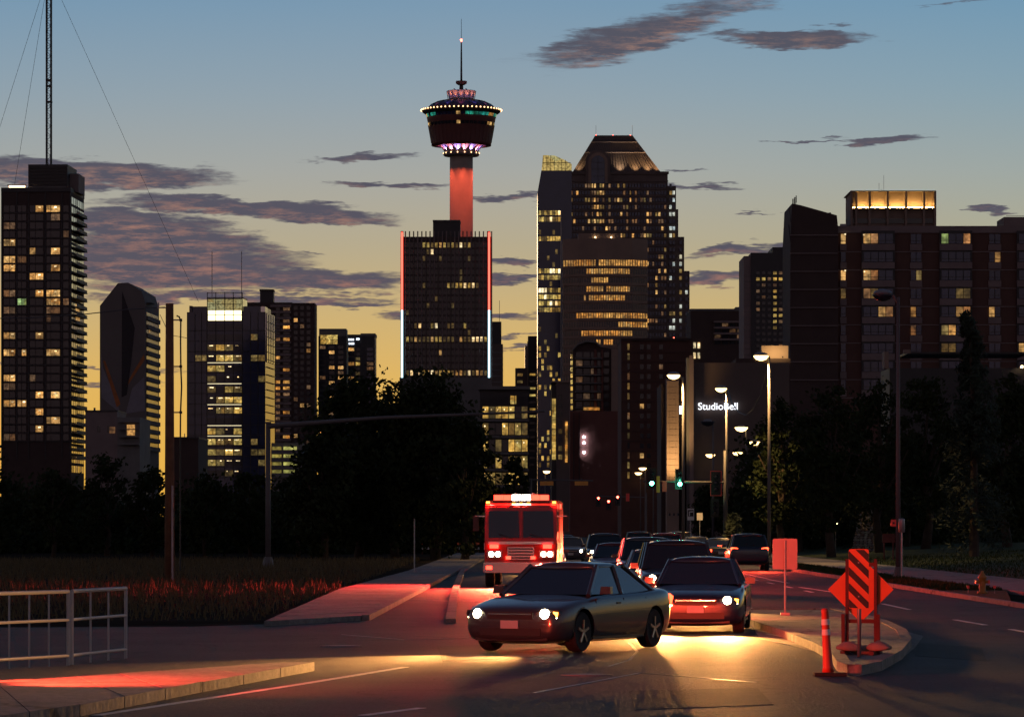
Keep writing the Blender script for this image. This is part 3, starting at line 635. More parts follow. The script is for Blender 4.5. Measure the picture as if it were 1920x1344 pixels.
for k in range(7):
    a = math.pi + math.pi*(k+.5)/7; light('drum_flood', 'SPOT', b.r, (29/s_*math.cos(a), 29/s_*math.sin(a), zz(189)+.5), 420, (1, .36, .16), (-.12*math.cos(a), -.12*math.sin(a), 1), 70, .8, .2)
    light('dome_flood', 'SPOT', b.r, (70/s_*math.cos(a), 70/s_*math.sin(a), zz(205)+1.2), 500, ((.25, .3, 1), (1, .25, .3))[k % 2], (-math.cos(a), -math.sin(a), .35), 60, .8, .2)

# -- slim buildings to its right
b = B('slim_tower', 'slim dark tower with an aerial, right behind the neon edged office', 922, 942, 1600)
b.block('wall', M_DARKF, 922, 940, 603, y1=15); b.block('wall', M_GRAN, 922, 943, 645, y0=-.5, y1=18); b.block('aerial', M_METAL, 936, 936.8, 562, 604, 5, 5.3)
for j in range(8): b.block('floor_band', M_CONCD, 922, 943.5, 660+j*11, 662+j*11, -.7, -.5)
b = B('back_tower', 'narrow dark tower peeping out left of the blue glass high-rise', 965, 1008, 1500)
b.block('wall', M_DARKF, 990, 1008, 630, y1=15); b.block('wall', M_GRAN, 966, 990, 690, y1=15); b.block('wall', M_GLASSB, 984, 992, 648, y0=1, y1=12)
for j in range(14):
    y = 700+j*13; b.pane(ri.choice((L_DIM, M_GLASS, L_YELD)), 970, 980, y, y+5); b.pane(ri.choice((M_GLASS, M_GLASS, L_YEL)), 993, 1004, y, y+4)
b.block('edge_fin', M_TAN, 988.6, 990.6, 640, 900, -.6, 0); b.block('edge_fin', M_TAN, 1006, 1007.6, 632, 900, -.6, 0)

# -- blue glass high-rise with lit sloping crown
b = B('glass_highrise', 'blue glass high-rise with a sloping yellow lit crown', 1008, 1060, 1300)
extr(b, 'core', [(1008, 990), (1008, 360), (1015, 320), (1072, 320), (1072, 990)], M_GLASSB, 0, 25)
extr(b, 'lit_crown', [(1015.5, 320), (1018, 291), (1040, 292), (1056, 299), (1072, 308), (1072, 320)], lit('lit_crown2', (1, .82, .28), .75, .08, .6, 1.2), .1, 22)
for x in (1018, 1025, 1032, 1039, 1046, 1053, 1060): b.block('crown_mullion', M_DARKF, x, x+.7, 294 if x < 1045 else 300, 320, -.1, .1)
b.block('crown_transom', M_DARKF, 1017, 1070, 305, 306, -.12, .08)
cells = []
for j in range(42):
    y = 395+j*12.1; band = j in (0, 1, 4, 9, 10, 12, 13, 14, 15)
    for i in range(8):
        mi = (ri.choice((1, 1, 1, 2, 3)) if ri.random() < .85 else 2) if band else (2 if ri.random() < .12 else 0)
        if j > 20 and ri.random() < .22: mi = 1
        cells.append((1010+i*5.2, 1014.4+i*5.2, y, y+8.5, mi))
b.panes('window_panes', cells, [M_GLASSB, L_YEL, L_YELD, L_BRT])
b.block('edge_fin', M_METAL, 1051, 1052.6, 395, 990, -.7, 0)

# -- gabled granite high-rise
b = B('granite_highrise', 'stepped granite high-rise with a lit mansard roof and round arched window', 1060, 1293, 1400)
b.block('wall', M_GRAN, 1060, 1252, 325, y0=0, y1=34); b.block('wall', M_GRAN, 1252, 1268, 348, y0=2, y1=30); b.block('wall', M_GRAN, 1252, 1272, 392, y0=1, y1=30); b.block('wall', M_GRAN, 1252, 1283, 444, y0=.5, y1=30); b.block('wall', M_GRAN, 1252, 1293, 508, y0=.2, y1=28); b.block('wall', M_GRAN, 1042, 1060, 425, y0=1, y1=28); b.block('wall', M_GRAN, 1030, 1060, 489, y0=.6, y1=28)
for x in (1061, 1042.5, 1030.5): b.block('edge_fin', M_GLASSM, x, x+1.5, {1061: 326, 1042.5: 425, 1030.5: 489}[x], 990 if x < 1040 else 488, -.3, 1)
mb = MB(); z0, z1 = b.Z(325), b.Z(248); X = b.X
lo = [(X(1073), 1, z0), (X(1240), 1, z0), (X(1240), 33, z0), (X(1073), 33, z0)]; hi = [(X(1118), 12, z1), (X(1187), 12, z1), (X(1187), 22, z1), (X(1118), 22, z1)]
mb.v = lo+hi; mb.f = [(0, 1, 5, 4), (1, 2, 6, 5), (2, 3, 7, 6), (3, 0, 4, 7), (4, 5, 6, 7)]; mb.m = [0]*5
mb.build('mansard_roof', mat('roof_metal', (.16, .12, .1), rough=.45, metal=.3, var=.15), b.r)
for i in range(31):
    t = i/30; mb = MB(); a = Vector(lo[0]).lerp(Vector(lo[1]), t); c = Vector(hi[0]).lerp(Vector(hi[1]), t); o_ = Vector((0, -.15, .05)); mb.tube([a+o_, c+o_], .13, 4); mb.build('roof_seam', M_GRAN, b.r)
for y, in ((262,), (283,)):
    t = (325-y)/(325-248); a = Vector(lo[0]).lerp(Vector(hi[0]), t); c = Vector(lo[1]).lerp(Vector(hi[1]), t); span('roof_ledge', b.r, M_PANEL, a.x, c.x, a.y-.35, a.y-.05, a.z-.15, a.z+.15)
b.block('cornice', M_GRAN, 1058, 1254, 322, 327, -.6, 0); b.block('cornice', M_GRAN, 1059, 1253, 339, 341, -.4, 0)
# arched window
def arch(x0, x1, yt, yb, n=16):
    r = (x1-x0)/2; c = (x0+x1)/2; pts = [(x0, yb), (x0, yt+r)]+[(c-r*math.cos(math.pi*k/n), yt+r-r*math.sin(math.pi*k/n)) for k in range(1, n)]+[(x1, yt+r), (x1, yb)]; return pts
extr(b, 'arch_surround', arch(1098, 1144, 282, 345), M_GRAN, -1.4, 6); extr(b, 'arch_moulding', arch(1103, 1139, 287, 345), M_TAN, -1.7, -1.3); extr(b, 'arch_window', arch(1108.5, 1133.5, 293, 345), M_GLASSB, -1.9, -1.5)
for y in (305, 318, 331): b.block('arch_transom', M_DARKF, 1109, 1133, y, y+.8, -2.0, -1.8)
b.block('arch_mullion', M_DARKF, 1120.6, 1121.4, 294, 345, -2.0, -1.8)
for i, (x, e, c_) in enumerate(((1085, 3000, (1, .7, .35)), (1163, 5000, (1, .75, .45)), (1192, 4500, (1, .65, .3)), (1215, 5000, (1, .65, .3)), (1232, 3500, (1, .6, .28)))):
    light('roof_flood', 'SPOT', b.r, (X(x), -.6, b.Z(321.5)), e*1.5, c_, (0, 1.0, 1), 75, 1, .2); b.block('flood_housing', M_DARKF, x-.7, x+.7, 323, 324.6, -1.6, -.9)
for x in (1119, 1188): b.block('aerial', M_METAL, x-.25, x+.25, 228, 249, 14, 14.3)
for x in (1119, 1151, 1184): b.block('beacon', lamp('lamp_beacon', (1, .1, .06), 12), x-.6, x+.6, 246.5, 248.5, 12.5, 13.2)
cells = []
for j in range(24):
    y = 345+j*13.3
    for i in range(34):
        x0 = 1064+i*5.5; mid = 1106 <= x0 <= 1134
        if x0 > 1246: continue
        q = ri.random(); pl = .75 if mid and j < 9 else (.5 if j in (2,) and x0 < 1185 else (.4 if j in (7, 13, 17) else .17))
        cells.append((x0, x0+3.6, y, y+7, (ri.choice((1, 1, 1, 2, 2, 3)) if q < pl else (3 if q < pl+.12 else 0))))
    for x0 in (1255, 1261, 1274, 1285):
        if x0 == 1261 and y < 350: continue
        if (x0 > 1270 and y < 450) or (x0 > 1280 and y < 512): continue
        q = ri.random(); cells.append((x0, x0+4.4, y, y+7, 5 if q < .25 else (2 if q < .35 else 0)))
    for x0 in (1046, 1052):
        if y > 430: cells.append((x0, x0+4, y, y+7, 2 if ri.random() < .3 else 0))
b.panes('window_panes', cells, [M_GLASSB, L_WARM, L_YELD, L_DIM, L_BRT, L_COOL], -.12, .3)
for j in range(24): b.block('floor_band', M_GRAN, 1061, 1252, 353.3+j*13.3, 356.2+j*13.3, -.35, 0)
for i in range(9): b.block('pier', M_GRAN, 1061+i*23.6, 1062.6+i*23.6, 342, 700, -.5, 0)

# -- bow fronted tan tower
b = B('bow_fronted_tower', 'tan stone tower with a faceted front and glowing amber window rows', 1056, 1215, 1200)
s_ = b.s; xs = [1056, 1085, 1136, 1186, 1215]; dep = [4.2, 1.2, 0, 1.2, 4.2]
def facet(yt, yb, off=0.0):
    mb = MB(); pts = [(b.X(x), d-off) for x, d in zip(xs, dep)]+[(b.X(1215), 30), (b.X(1056), 30)]; mb.poly(pts, b.Z(yb) if yb else 0, b.Z(yt)); return mb
facet(447, None).build('wall', M_TAN, b.r); b.block('penthouse', M_TAN, 1085, 1165, 435, 447, 6, 20)
for x in (1117, 1147): b.block('roof_lamp', lamp('lamp_small', (1, .7, .35), 12), x-.8, x+.8, 441.5, 443.5, 5.3, 5.9)
mb = MB(); mbl = MB(); rows = [487+16.6*j for j in range(14)]
LB = {0: (0, .98), 1: (.25, .78), 3: (.25, .8), 2: (.3, .5), 4: (.22, .72), 6: (.12, .98), 7: (.62, .98), 8: (.2, .8), 9: (.38, .56), 11: (.1, .5)}
n_all = 0
for j, y in enumerate(rows):
    for sgm in range(4):
        n = (6, 11, 11, 6)[sgm]; a = Vector((b.X(xs[sgm]), dep[sgm], 0)); c = Vector((b.X(xs[sgm+1]), dep[sgm+1], 0)); nrm = (c-a).normalized(); nn = Vector((nrm.y, -nrm.x, 0))
        for k in range(n):
            t0 = (k+.2)/n; t1 = (k+.86)/n; u = (sum((6, 11, 11, 6)[:sgm])+k)/34; mi = 0
            if j in LB and LB[j][0] <= u <= LB[j][1] and ri.random() < .97: mi = ri.choice((1, 1, 1, 3))
            p0 = a.lerp(c, t0)+nn*.06; p1 = a.lerp(c, t1)+nn*.06; z0 = b.Z(y+9.5 if j else y+11); z1 = b.Z(y)
            mb.quad((p0.x, p0.y, z0), (p1.x, p1.y, z0), (p1.x, p1.y, z1), (p0.x, p0.y, z1), mi)
o = mb.build('window_panes', [M_GLASS, L_AMB, L_CURT, L_WARM], b.r); o['kind'] = 'stuff'
for j, y in enumerate(rows): facet(y+11.5, y+14.5, .35).build('spandrel', M_TAN, b.r)

# -- mid distance blocks right of centre
b = B('curved_roof_flats', 'block of flats with a curved roof and warm lit left edge', 1070, 1152, 760)
extr(b, 'wall', [(1074, 990), (1074, 655), (1084, 645), (1100, 640), (1116, 642), (1126, 650), (1146, 654), (1152, 660), (1152, 990)], M_BRICKD, 0, 18)
extr(b, 'curved_roof', [(1072, 656), (1083, 643.5), (1100, 638), (1118, 640.5), (1128, 649), (1127, 651.5), (1116, 643.5), (1100, 641.5), (1084, 646.5), (1074, 657.5)], M_CONCD, -1, 18)
for j in range(8):
    y = 660+j*15.5
    for x0, x1 in ((1080, 1092), (1094, 1106), (1108, 1113), (1120, 1126), (1132, 1142)): b.pane(ri.choice((M_GLASS,)*6+(L_DIM,)), x0, x1, y, y+10)
    b.block('balcony_slab', M_CONCD, 1078, 1128, y+11.5, y+13.5, -1.4, 0)
b.block('pier', M_BRICKR, 1114, 1118.5, 655, 800, -.6, 0); b.block('pier', M_BRICKR, 1127.5, 1131, 655, 800, -.6, 0)
b.block('stair_wall', M_TAN, 1146, 1168, 655, y0=-2, y1=10)
for j in range(9):
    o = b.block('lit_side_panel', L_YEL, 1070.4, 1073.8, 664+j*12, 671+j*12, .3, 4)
b.block('soffit_light', L_AMB, 1094, 1124, 764, 769, -1.6, -.2); b.block('podium', M_BRICKR, 1068, 1170, 772, y0=-5, y1=0)
for x in (1074, 1084): b.block('podium_pier', M_BRICKD, x, x+2, 775, 900, -5.4, -5)
for y in (820, 831, 849): b.block('wall_lamp', lamp('lamp_cold2', (.85, .85, 1), 40), 1092.5, 1095.5, y-1.4, y+1.4, -5.5, -5.1)
b = B('edge_lit_tower', 'dark narrow block with gold lit vertical side panels', 1034, 1068, 840)
b.block('wall', M_GRAN, 1043, 1068, 716, y1=16); b.block('wall', M_DARKF, 1034, 1043, 722, y0=1, y1=16); b.block('roof_edge', M_TAN, 1034, 1068, 714, 717, -.4, 16)
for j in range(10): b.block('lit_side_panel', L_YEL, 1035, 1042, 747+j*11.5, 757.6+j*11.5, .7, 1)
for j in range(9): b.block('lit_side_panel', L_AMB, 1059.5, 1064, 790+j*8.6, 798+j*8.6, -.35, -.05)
for j in range(8): b.pane(L_YELD if j in (4, 6, 7) else M_GLASS, 1047, 1054, 740+j*16, 749+j*16)
b = B('brick_walkup', 'brown brick block with a column of stairwell windows, behind the green lights', 1165, 1297, 640)
b.block('wall', M_BRICK, 1165, 1297, 637, y1=22); b.block('parapet', M_BRICKD, 1164.5, 1297.5, 634, 639, -.3, 22); b.block('roof_unit', M_CONCD, 1222, 1252, 630, 635, 4, 9)
for j in range(14): b.pane((L_YELD, L_YELD, M_GLASS, L_DIM)[j % 4], 1176.5, 1180.5, 644+j*18.5, 656+j*18.5)
for j in range(14):
    for x0 in (1200, 1213, 1236): b.pane(L_WARM if (j, x0) in ((6, 1200), (11, 1200), (9, 1236)) else ri.choice((M_GLASS,)*7+(L_DIM,)), x0, x0+7, 646+j*18.5, 655+j*18.5)
for j in range(14): b.block('brick_course', M_BRICKD, 1165, 1297, 660+j*18.5, 661.2+j*18.5, -.12, 0)
b.block('beacon', lamp('lamp_beacon', (1, .1, .06), 12), 1263, 1265, 632, 634.2, 1, 1.4)
b = B('banded_building', 'low dark building with banded windows behind the street lamps', 1295, 1396, 1000)
b.block('wall', M_BRICKD, 1295, 1396, 581, y1=25); b.block('parapet', M_CONCD, 1294, 1397, 579, 583, -.3, 25); b.block('roof_box', M_CONCD, 1381, 1396, 574, 580, 4, 12)
for j in range(4):
    b.block('balcony_band', M_PANEL, 1338, 1396, 602+j*11, 605.5+j*11, -1.2, 0)
    for i in range(4): b.pane(ri.choice((M_GLASS, M_GLASS, M_GLASS, L_DIM)), 1340+i*14, 1351+i*14, 606+j*11, 612+j*11, -.1)
for x in (1300, 1308):
    for y in (642, 661): b.pane(L_BRT, x, x+4.5, y, y+11, -.2)
b = B('grid_tower', 'dark tower with pale left flank and scattered lit windows beside the long apartment block', 1395, 1482, 900)
b.block('wall', M_DARKF, 1408, 1482, 474, y1=20); b.block('roof_step', M_DARKF, 1449, 1482, 463, 474, 1, 18); b.block('wall', M_PANEL, 1395, 1408, 480, y0=.3, y1=20)
for j in range(16):
    for i in range(6):
        x0 = 1418+i*10.6; y = 509+j*11.4; q = ri.random()
        b.pane(L_YEL if (i == 3 and j < 9 and j != 2) or q < .1 else (L_DIM if q < .25 else M_GLASS), x0, x0+6.5, y, y+5.5)
for j in range(16): b.block('floor_band', M_CONCD, 1395.5, 1407.5, 516+j*11.4, 517+j*11.4, .1, .3)
b = B('lit_wall_annex', 'annex with a tan wall panel lit by the nearest street lamp', 1380, 1482, 520)
b.block('wall', M_BRICKD, 1380, 1482, 672, y1=15); b.block('wall_panel', M_TAN, 1428, 1478, 648, 672, 0, 3)
for x in (1440, 1465): light('panel_flood', 'SPOT', b.r, (b.X(x), -2.5, b.Z(668)), 700, (1, .65, .25), (0, .9, .25), 100, 1, .2); b.block('flood_housing', M_DARKF, x-1, x+1, 670, 672, -2.8, -2.2)  # two floods added at the foot of the panel to light it

# -- concert hall with illuminated sign
b = B('concert_hall', 'dark hall carrying a white lit sign, beyond the street lamps', 1246, 1480, 480)
b.block('wall', M_GRAN, 1300, 1480, 680, y0=0, y1=20); b.block('pylon', M_TAN, 1248, 1271, 712, y0=-3, y1=0); b.block('wall', M_BRICKD, 1240, 1300, 720, y0=.2, y1=14)
for j in range(22):
    for i in range(4):
        off = (j % 2)*2.6; b.block('stone', M_TAN, 1248.3+i*5.7, 1253.4+i*5.7, 716+j*11.2, 726.6+j*11.2, -3.08, -3.0)
for x in (1252, 1260, 1268): light('pylon_flood', 'SPOT', b.r, (b.X(x), -5.5, 4), 9000, (1, .6, .22), (0, .16, 1), 50, 1, .2); b.block('flood_housing', M_DARKF, x-1.5, x+1.5, 962, 967, -6, -5)
b.block('edge_pier', M_CONCD, 1286, 1299, 672, y0=-2, y1=0); b.block('edge_pier', M_PANEL, 1291, 1299, 668, y0=-2.3, y1=-2.02)
b.block('hanging_sign', lamp('lamp_cold', (.75, .85, 1), 2.5), 1272.5, 1277, 762, 777, -2.4, -2.0)
sg = root('illuminated_sign', 'white illuminated letters StudioBell on the dark hall wall', 'sign', (b.r.location.x + b.X(1308), b.D-.4, b.Z(768)))
cu = bpy.data.curves.new('letters', 'FONT'); cu.body = 'StudioBell'; cu.size = 1.0; cu.extrude = .06; cu.offset = .0
to = bpy.data.objects.new('letters_tmp', cu); COL.objects.link(to); bpy.context.view_layer.update()
dg = bpy.context.evaluated_depsgraph_get(); me = bpy.data.meshes.new_from_object(to.evaluated_get(dg)); bpy.data.objects.remove(to)
me.materials.clear(); me.materials.append(lamp('lamp_letters', (.9, .93, 1), 2.2))
xs_ = [v.co.x for v in me.vertices]; k = (74/b.s)/(max(xs_)-min(xs_)); me.transform(Matrix.Scale(k, 4)); lo_ = obj('lettering', me, sg); lo_.rotation_euler = (R(90), 0, 0)
span('sign_rail', sg, M_DARKF, 0, 74/b.s, .1, .2, .3, .36)

# -- long apartment block at the right
b = B('apartment_block', 'long brick apartment block with lit penthouse filling the right of the skyline', 1480, 1960, 610)
D_ = 610
b.block('wall', M_BRICK, 1570, 1990, 425, y1=22); b.block('parapet', M_PANEL, 1570, 1990, 424, 437, -.25, 0)
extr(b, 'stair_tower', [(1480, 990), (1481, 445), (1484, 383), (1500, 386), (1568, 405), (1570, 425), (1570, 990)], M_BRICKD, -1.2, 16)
for i in range(9): b.block('floor_line', M_PANEL, 1480, 1570, 441.5+i*33.8, 443.3+i*33.8, -1.45, -1.2)
for i in range(9): b.block('floor_line', M_PANEL, 1570, 1990, 471.5+i*34.2, 473.2+i*34.2, -.14, 0)
RY = [448+34.2*i for i in range(9)]
LITR = {(0, 'A', 0), (0, 'A', 1), (0, 'C', 3), (1, 'D', 1), (2, 'A', 0), (2, 'A', 1), (3, 'A', 0), (4, 'A', 2), (4, 'A', 3), (4, 'B', 0), (4, 'C', 2), (4, 'C', 3), (4, 'D', 0), (5, 'B', 0), (5, 'C', 1), (0, 'F', 0), (2, 'F', 0), (6, 'E', 0)}
DIMR = {(2, 'B', 1), (3, 'C', 2), (3, 'C', 3), (3, 'A', 1), (5, 'C', 0), (6, 'C', 0), (3, 'F', 0), (6, 'C', 1)}
BAYS = {'A': (1615, 1677, 4), 'B': (1706, 1729, 2), 'C': (1761, 1822, 4), 'D': (1853, 1877, 2), 'E': (1906, 1966, 4), 'F': (1575, 1587, 1)}
for r_, y in enumerate(RY):
    for kk, (x0, x1, n) in BAYS.items():
        big = n == 4; f = -.55 if big else -.08
        if big: b.block('bay_back', M_DARKF, x0, x1, y-15, y+22, -.5, 0)
        b.block('spandrel', M_PANEL, x0, x1, y+10, y+22, f-.2, 0 if not big else -.5)
        w = (x1-x0-6)/n if big else (x1-x0-2)/n
        for i in range(n):
            xa = x0+(3 if big else 1)+i*w+.7; m = L_CURT if (r_, kk, i) in LITR and (r_+i) % 2 else L_WARM if (r_, kk, i) in LITR else (L_YELD if (r_, kk, i) in DIMR else (L_GREEN if (r_, kk, i) == (0, 'C', 0) else M_GLASSB))
            b.pane(m, xa, xa+w-1.4, y-9, y+9, f-.05)
            b.block('glazing_bar', M_DARKF, xa, xa+w-1.4, y+3.2, y+4, f-.16, f-.1)
for x, y in ((1584, 440), (1584, 508), (1619, 441), (1620, 510)): b.block('ceiling_lamp', L_BRT, x-1.2, x+1.2, y-1.2, y+1.2, -.9, -.6)
b.block('penthouse', M_TAN, 1600, 1755, 357, 425, 3.2, 14); b.block('penthouse_roof', M_TAN, 1597, 1758, 355.5, 357.5, 2.0, 14.5)
for x in (1597, 1606, 1631, 1665, 1699.5, 1733.5, 1754.5): b.block('column', M_TAN, x, x+4, 357, 425, 2.2, 3.2)
for x0, x1 in ((1601, 1606), (1610, 1631), (1635, 1665), (1669, 1699.5), (1703.5, 1733.5), (1737.5, 1754.5)):
    b.block('cove_lamp', lamp('lamp_cove', (1, .6, .16), 90, True), x0+1, x1-1, 386.4, 387.4, 2.35, 2.6); b.block('cove_shelf', M_DARKF, x0, x1, 387.6, 389.5, 2.2, 3.2)
    b.pane(M_GLASS, x0+1, x1-1, 407, 416, 3.1)
for i, x in enumerate((1655, 1660, 1664)): b.block('aerial', M_METAL, x-.25, x+.25, (337, 348, 322)[i], 356, 6, 6.1)
b.block('roof_house', M_PANEL, 1884, 1990, 406, 425, 1, 10); b.block('roof_rail', M_METAL, 1888, 1990, 403.6, 404.4, 1, 1.1)
b.block('roof_vent', M_METAL, 1578, 1588, 418, 425, 2, 3)
for i in range(5): box('roof_antenna', b.r, M_DARKF, (b.X(1486+i*3.2)-(.6 if i > 2 else 0), -.5, b.Z(380-i % 3*3)), (.14, .14, 1.1))
box('roof_antenna', b.r, M_DARKF, (b.X(1480.5), -1, b.Z(404)), (.12, .12, 2.4), ry=R(-6)); box('roof_antenna', b.r, M_DARKF, (b.X(1479.5), -1, b.Z(438)), (.12, .12, 2.6), ry=R(-6))
box('roof_camera', b.r, M_DARKF, (b.X(1556), 0, b.Z(400)), (.4, .2, .2)); 
# dark pavilion in front of the apartment block
b = B('park_pavilion', 'dark flat roofed pavilion with two tan fins in front of the apartment block', 1655, 1920, 330)
b.block('wall', M_DARKF, 1668, 1925, 690, y1=8); b.block('roof', M_BLACK, 1700, 1930, 660, 664, -.5, 8); b.block('lit_fin', M_TAN, 1656, 1664, 660, 692, -1, 1); b.block('lit_fin', M_TAN, 1691, 1704, 657, 664, -1.6, -1)  # both fins are plain tan stone
b.block('wall_lamp', lamp('lamp_small', (1, .7, .35), 12), 1912, 1916, 686, 690, -.8, -.5)
# -- lit glass pavilion by the centre tree
b = B('glass_pavilion', 'glass fronted building with yellow lit floors right of the big dark tree', 900, 992, 700)
b.block('core', M_DARKF, 900, 992, 728, y0=.4, y1=18); b.block('roof', M_CONCD, 898, 994, 724, 730, -.6, 18)
for j in range(5):
    y = 762+j*31
    for i in range(7):
        x0 = 905+i*12.2; q = ri.random(); m = L_YEL if q < (.35, .3, .5, .5, .4)[j] else (L_YELD if q < .75 else M_GLASS)
        b.pane(m, x0, x0+11, y, y+22, .3)
        if q < .45: b.pane(L_BRT, x0+3, x0+5, y+4, y+7, .2, 'ceiling_lamp')
    b.block('floor_slab', M_CONCD, 900, 992, y+23.5, y+28, -.4, .4)
for i in range(8): b.block('mullion', M_DARKF, 903.5+i*12.2, 905+i*12.2, 742, 900, -.1, .3)
b.pane(L_YEL, 957, 968, 742, 757, .3)
b = B('parking_structure', 'parkade with yellow-green lit decks behind the signal pole', 508, 566, 620)
b.block('wall', M_CONCD, 508, 566, 830, y0=1.0, y1=16)
for j in range(4):
    for x0, x1 in ((510, 527), (531, 556)): b.pane(lit('lit_parkade', (.9, .85, .2), .6, .1), x0, x1, 837+j*14.5, 843+j*14.5, .8, 'lit_deck')
    b.block('deck_edge', M_CONCD, 508, 566, 843.4+j*14.5, 851+j*14.5, .2, 1)

# ------------------------------------------------------------------ trees
def leaf_cloud(rng, n, clumps, crown, leaf, m_name):
    """many leaf sized faces gathered in clumps through the crown's volume; crown(rng) gives a clump centre and its radius"""
    mb = MB(); cl = [crown(rng) for _ in range(clumps)]
    for i in range(n):
        c, r = cl[rng.randrange(clumps)]
        d = Vector((rng.gauss(0, .5), rng.gauss(0, .5), rng.gauss(0, .38)))*r; p = c+d
        a = Vector((rng.uniform(-1, 1), rng.uniform(-1, 1), rng.uniform(-1, 1))).normalized(); u = a.orthogonal().normalized(); s = leaf*rng.uniform(.6, 1.4)
        w = a.cross(u)*s*.55; u = u*s; k = len(mb.v)
        mb.v += [tuple(p-u), tuple(p+w), tuple(p+u), tuple(p-w)]; mb.f.append((k, k+1, k+2, k+3)); mb.m.append(0)
    return mb
def tree(name, label, x, ytop, D, wpx, seed, ground=0.0, n=5200, clumps=70, leaf=.17, low=.16, group='trees'):
    rng = random.Random(seed); s = F/D; H = CAMH+(HZ-ytop)/s-ground; Wd = wpx/s
    t = root(name, label, 'tree', ((x-CX)/F*D, D, ground), rng.random()*6, group)
    def crown(r):
        while True:
            v = Vector((r.uniform(-1, 1), r.uniform(-1, 1), r.uniform(-1, 1)))
            if .25 < v.length < 1: break
        k = 1-.28*max(v.z, 0)
        return Vector((v.x*Wd*.43*k, v.y*Wd*.43*k, H*(low+(1-low)*.5)+v.z*H*(1-low)*.47)), Wd*r.uniform(.07, .16)
    leaf_cloud(rng, n, clumps, crown, leaf, None).build('crown', M_LEAF, t)
    mb = MB(); r0 = .03*H; mb.tube([(0, 0, -.1), (.03*H, 0, H*.2), (-.01*H, .02*H, H*.45), (.02*H, 0, H*.8)], r0, 8, 0, r0*.2); mb.smooth = True; mb.build('trunk', M_BARK, t)
    for k in range(6):
        a = rng.random()*6.28; z = H*rng.uniform(.22, .5); q = Wd*rng.uniform(.2, .38)
        mb = MB(); mb.tube([(0, 0, z), (q*.5*math.cos(a), q*.5*math.sin(a), z+H*.12), (q*math.cos(a), q*math.sin(a), z+H*.28)], r0*.4, 5, 0, r0*.1); mb.build('limb', M_BARK, t)
    return t
def conifer(name, label, x, ytop, D, wpx, seed, ground=0.0, lean=0.0):
    rng = random.Random(seed); s = F/D; H = CAMH+(HZ-ytop)/s-ground; Wd = wpx/s
    t = root(name, label, 'tree', ((x-CX)/F*D, D, ground), 0, 'trees'); mb = MB()
    for i in range(150):
        h = rng.random()**.8; z = H*(.06+.92*h); L = Wd*.5*(1-h)**.75*rng.uniform(.65, 1.15)+.15; a = rng.random()*6.28
        for q in range(60):
            u = rng.random()**.7; p = Vector((math.cos(a)*L*u, math.sin(a)*L*u, z-.32*L*u*u+rng.gauss(0, .06*L+.04)))+Vector((rng.gauss(0, .1), rng.gauss(0, .1), -abs(rng.gauss(0, .14))))
            p.x += lean*max(0, h-.75)*H*.12
            d = Vector((rng.uniform(-1, 1), rng.uniform(-1, 1), rng.uniform(-1.2, .2))).normalized(); uu = d*.19; w = d.orthogonal().normalized()*.05; k = len(mb.v)
            mb.v += [tuple(p-uu), tuple(p+w), tuple(p+uu), tuple(p-w)]; mb.f.append((k, k+1, k+2, k+3)); mb.m.append(0)
    mb.build('crown', M_LEAF2, t); mb = MB(); mb.tube([(0, 0, -.1), (0, 0, H*.5), (lean*.02*H, 0, H*.97)], .022*H, 7, 0, .03); mb.build('trunk', M_BARK, t)
gl = 'dark leafy trees left of the road'; gr = 'dark park trees at the right'
tree('broadleaf_tree', 'largest dark tree in the centre, in front of the neon edged office', 815, 696, 235, 250, 1, n=14000, clumps=150, low=.03, group=gl)
tree('broadleaf_tree', 'broad dark tree joined to the left of the largest central tree', 672, 704, 240, 250, 2, n=13000, clumps=140, low=.03, group=gl)
tree('broadleaf_tree', 'low rounded dark tree beside the parkade', 608, 772, 232, 150, 3, n=8000, low=.03, group=gl)
tree('broadleaf_tree', 'small dark tree at the right foot of the central tree', 872, 776, 228, 130, 4, n=7000, low=.03, group=gl)
tree('broadleaf_tree', 'dark tree filling the gap between the two largest central trees', 742, 712, 250, 190, 9, n=11000, clumps=120, low=.03, group=gl)
tree('broadleaf_tree', 'thin small tree in front of the yellow lit glass building', 968, 838, 330, 56, 5, n=2600, leaf=.2, group=gl)
for i, (x, yt, w, d, lb) in enumerate([(-10, 846, 130, 270, 'dark shrubby tree cut by the left edge below the tall tower'), (100, 872, 120, 262, 'low dark tree under the tall left tower'), (200, 842, 110, 275, 'dark tree in front of the pale low building'), (285, 866, 100, 268, 'dark bush tree just left of the wooden pole'),
                                       (385, 878, 130, 262, 'wide low tree below the glass office'), (470, 880, 110, 268, 'low dark tree just left of the signal pole'), (560, 862, 110, 258, 'dark tree between signal pole and central trees')]):
    tree('scrub_tree', lb, x, yt, d, w, 20+i, n=3800, clumps=60, leaf=.15, low=.02, group='low trees on the vacant ground')
def thicket(name, label, x0, x1, D0, D1, h0, h1, n, seed):
    rng = random.Random(seed); mb = MB(); cl = []
    for i in range(260):
        D = rng.uniform(D0, D1); x = rng.uniform(x0, x1); h = rng.uniform(h0, h1); cl.append((Vector(((x-CX)/F*D, D, h*rng.random())), rng.uniform(.7, 1.6)))
    for i in range(n):
        cc, r = cl[rng.randrange(260)]; p = cc+Vector((rng.gauss(0, .6), rng.gauss(0, .6), rng.gauss(0, .5)))*r
        if p.z < 0: p.z = -p.z
        a = Vector((rng.uniform(-1, 1), rng.uniform(-1, 1), rng.uniform(-1, 1))).normalized(); u = a.orthogonal().normalized()*.24; w = a.cross(u)*.7; k = len(mb.v)
        mb.v += [tuple(p-u), tuple(p+w), tuple(p+u), tuple(p-w)]; mb.f.append((k, k+1, k+2, k+3)); mb.m.append(0)
    tag(mb.build(name, M_LEAF), label, 'bushes', kind='stuff')
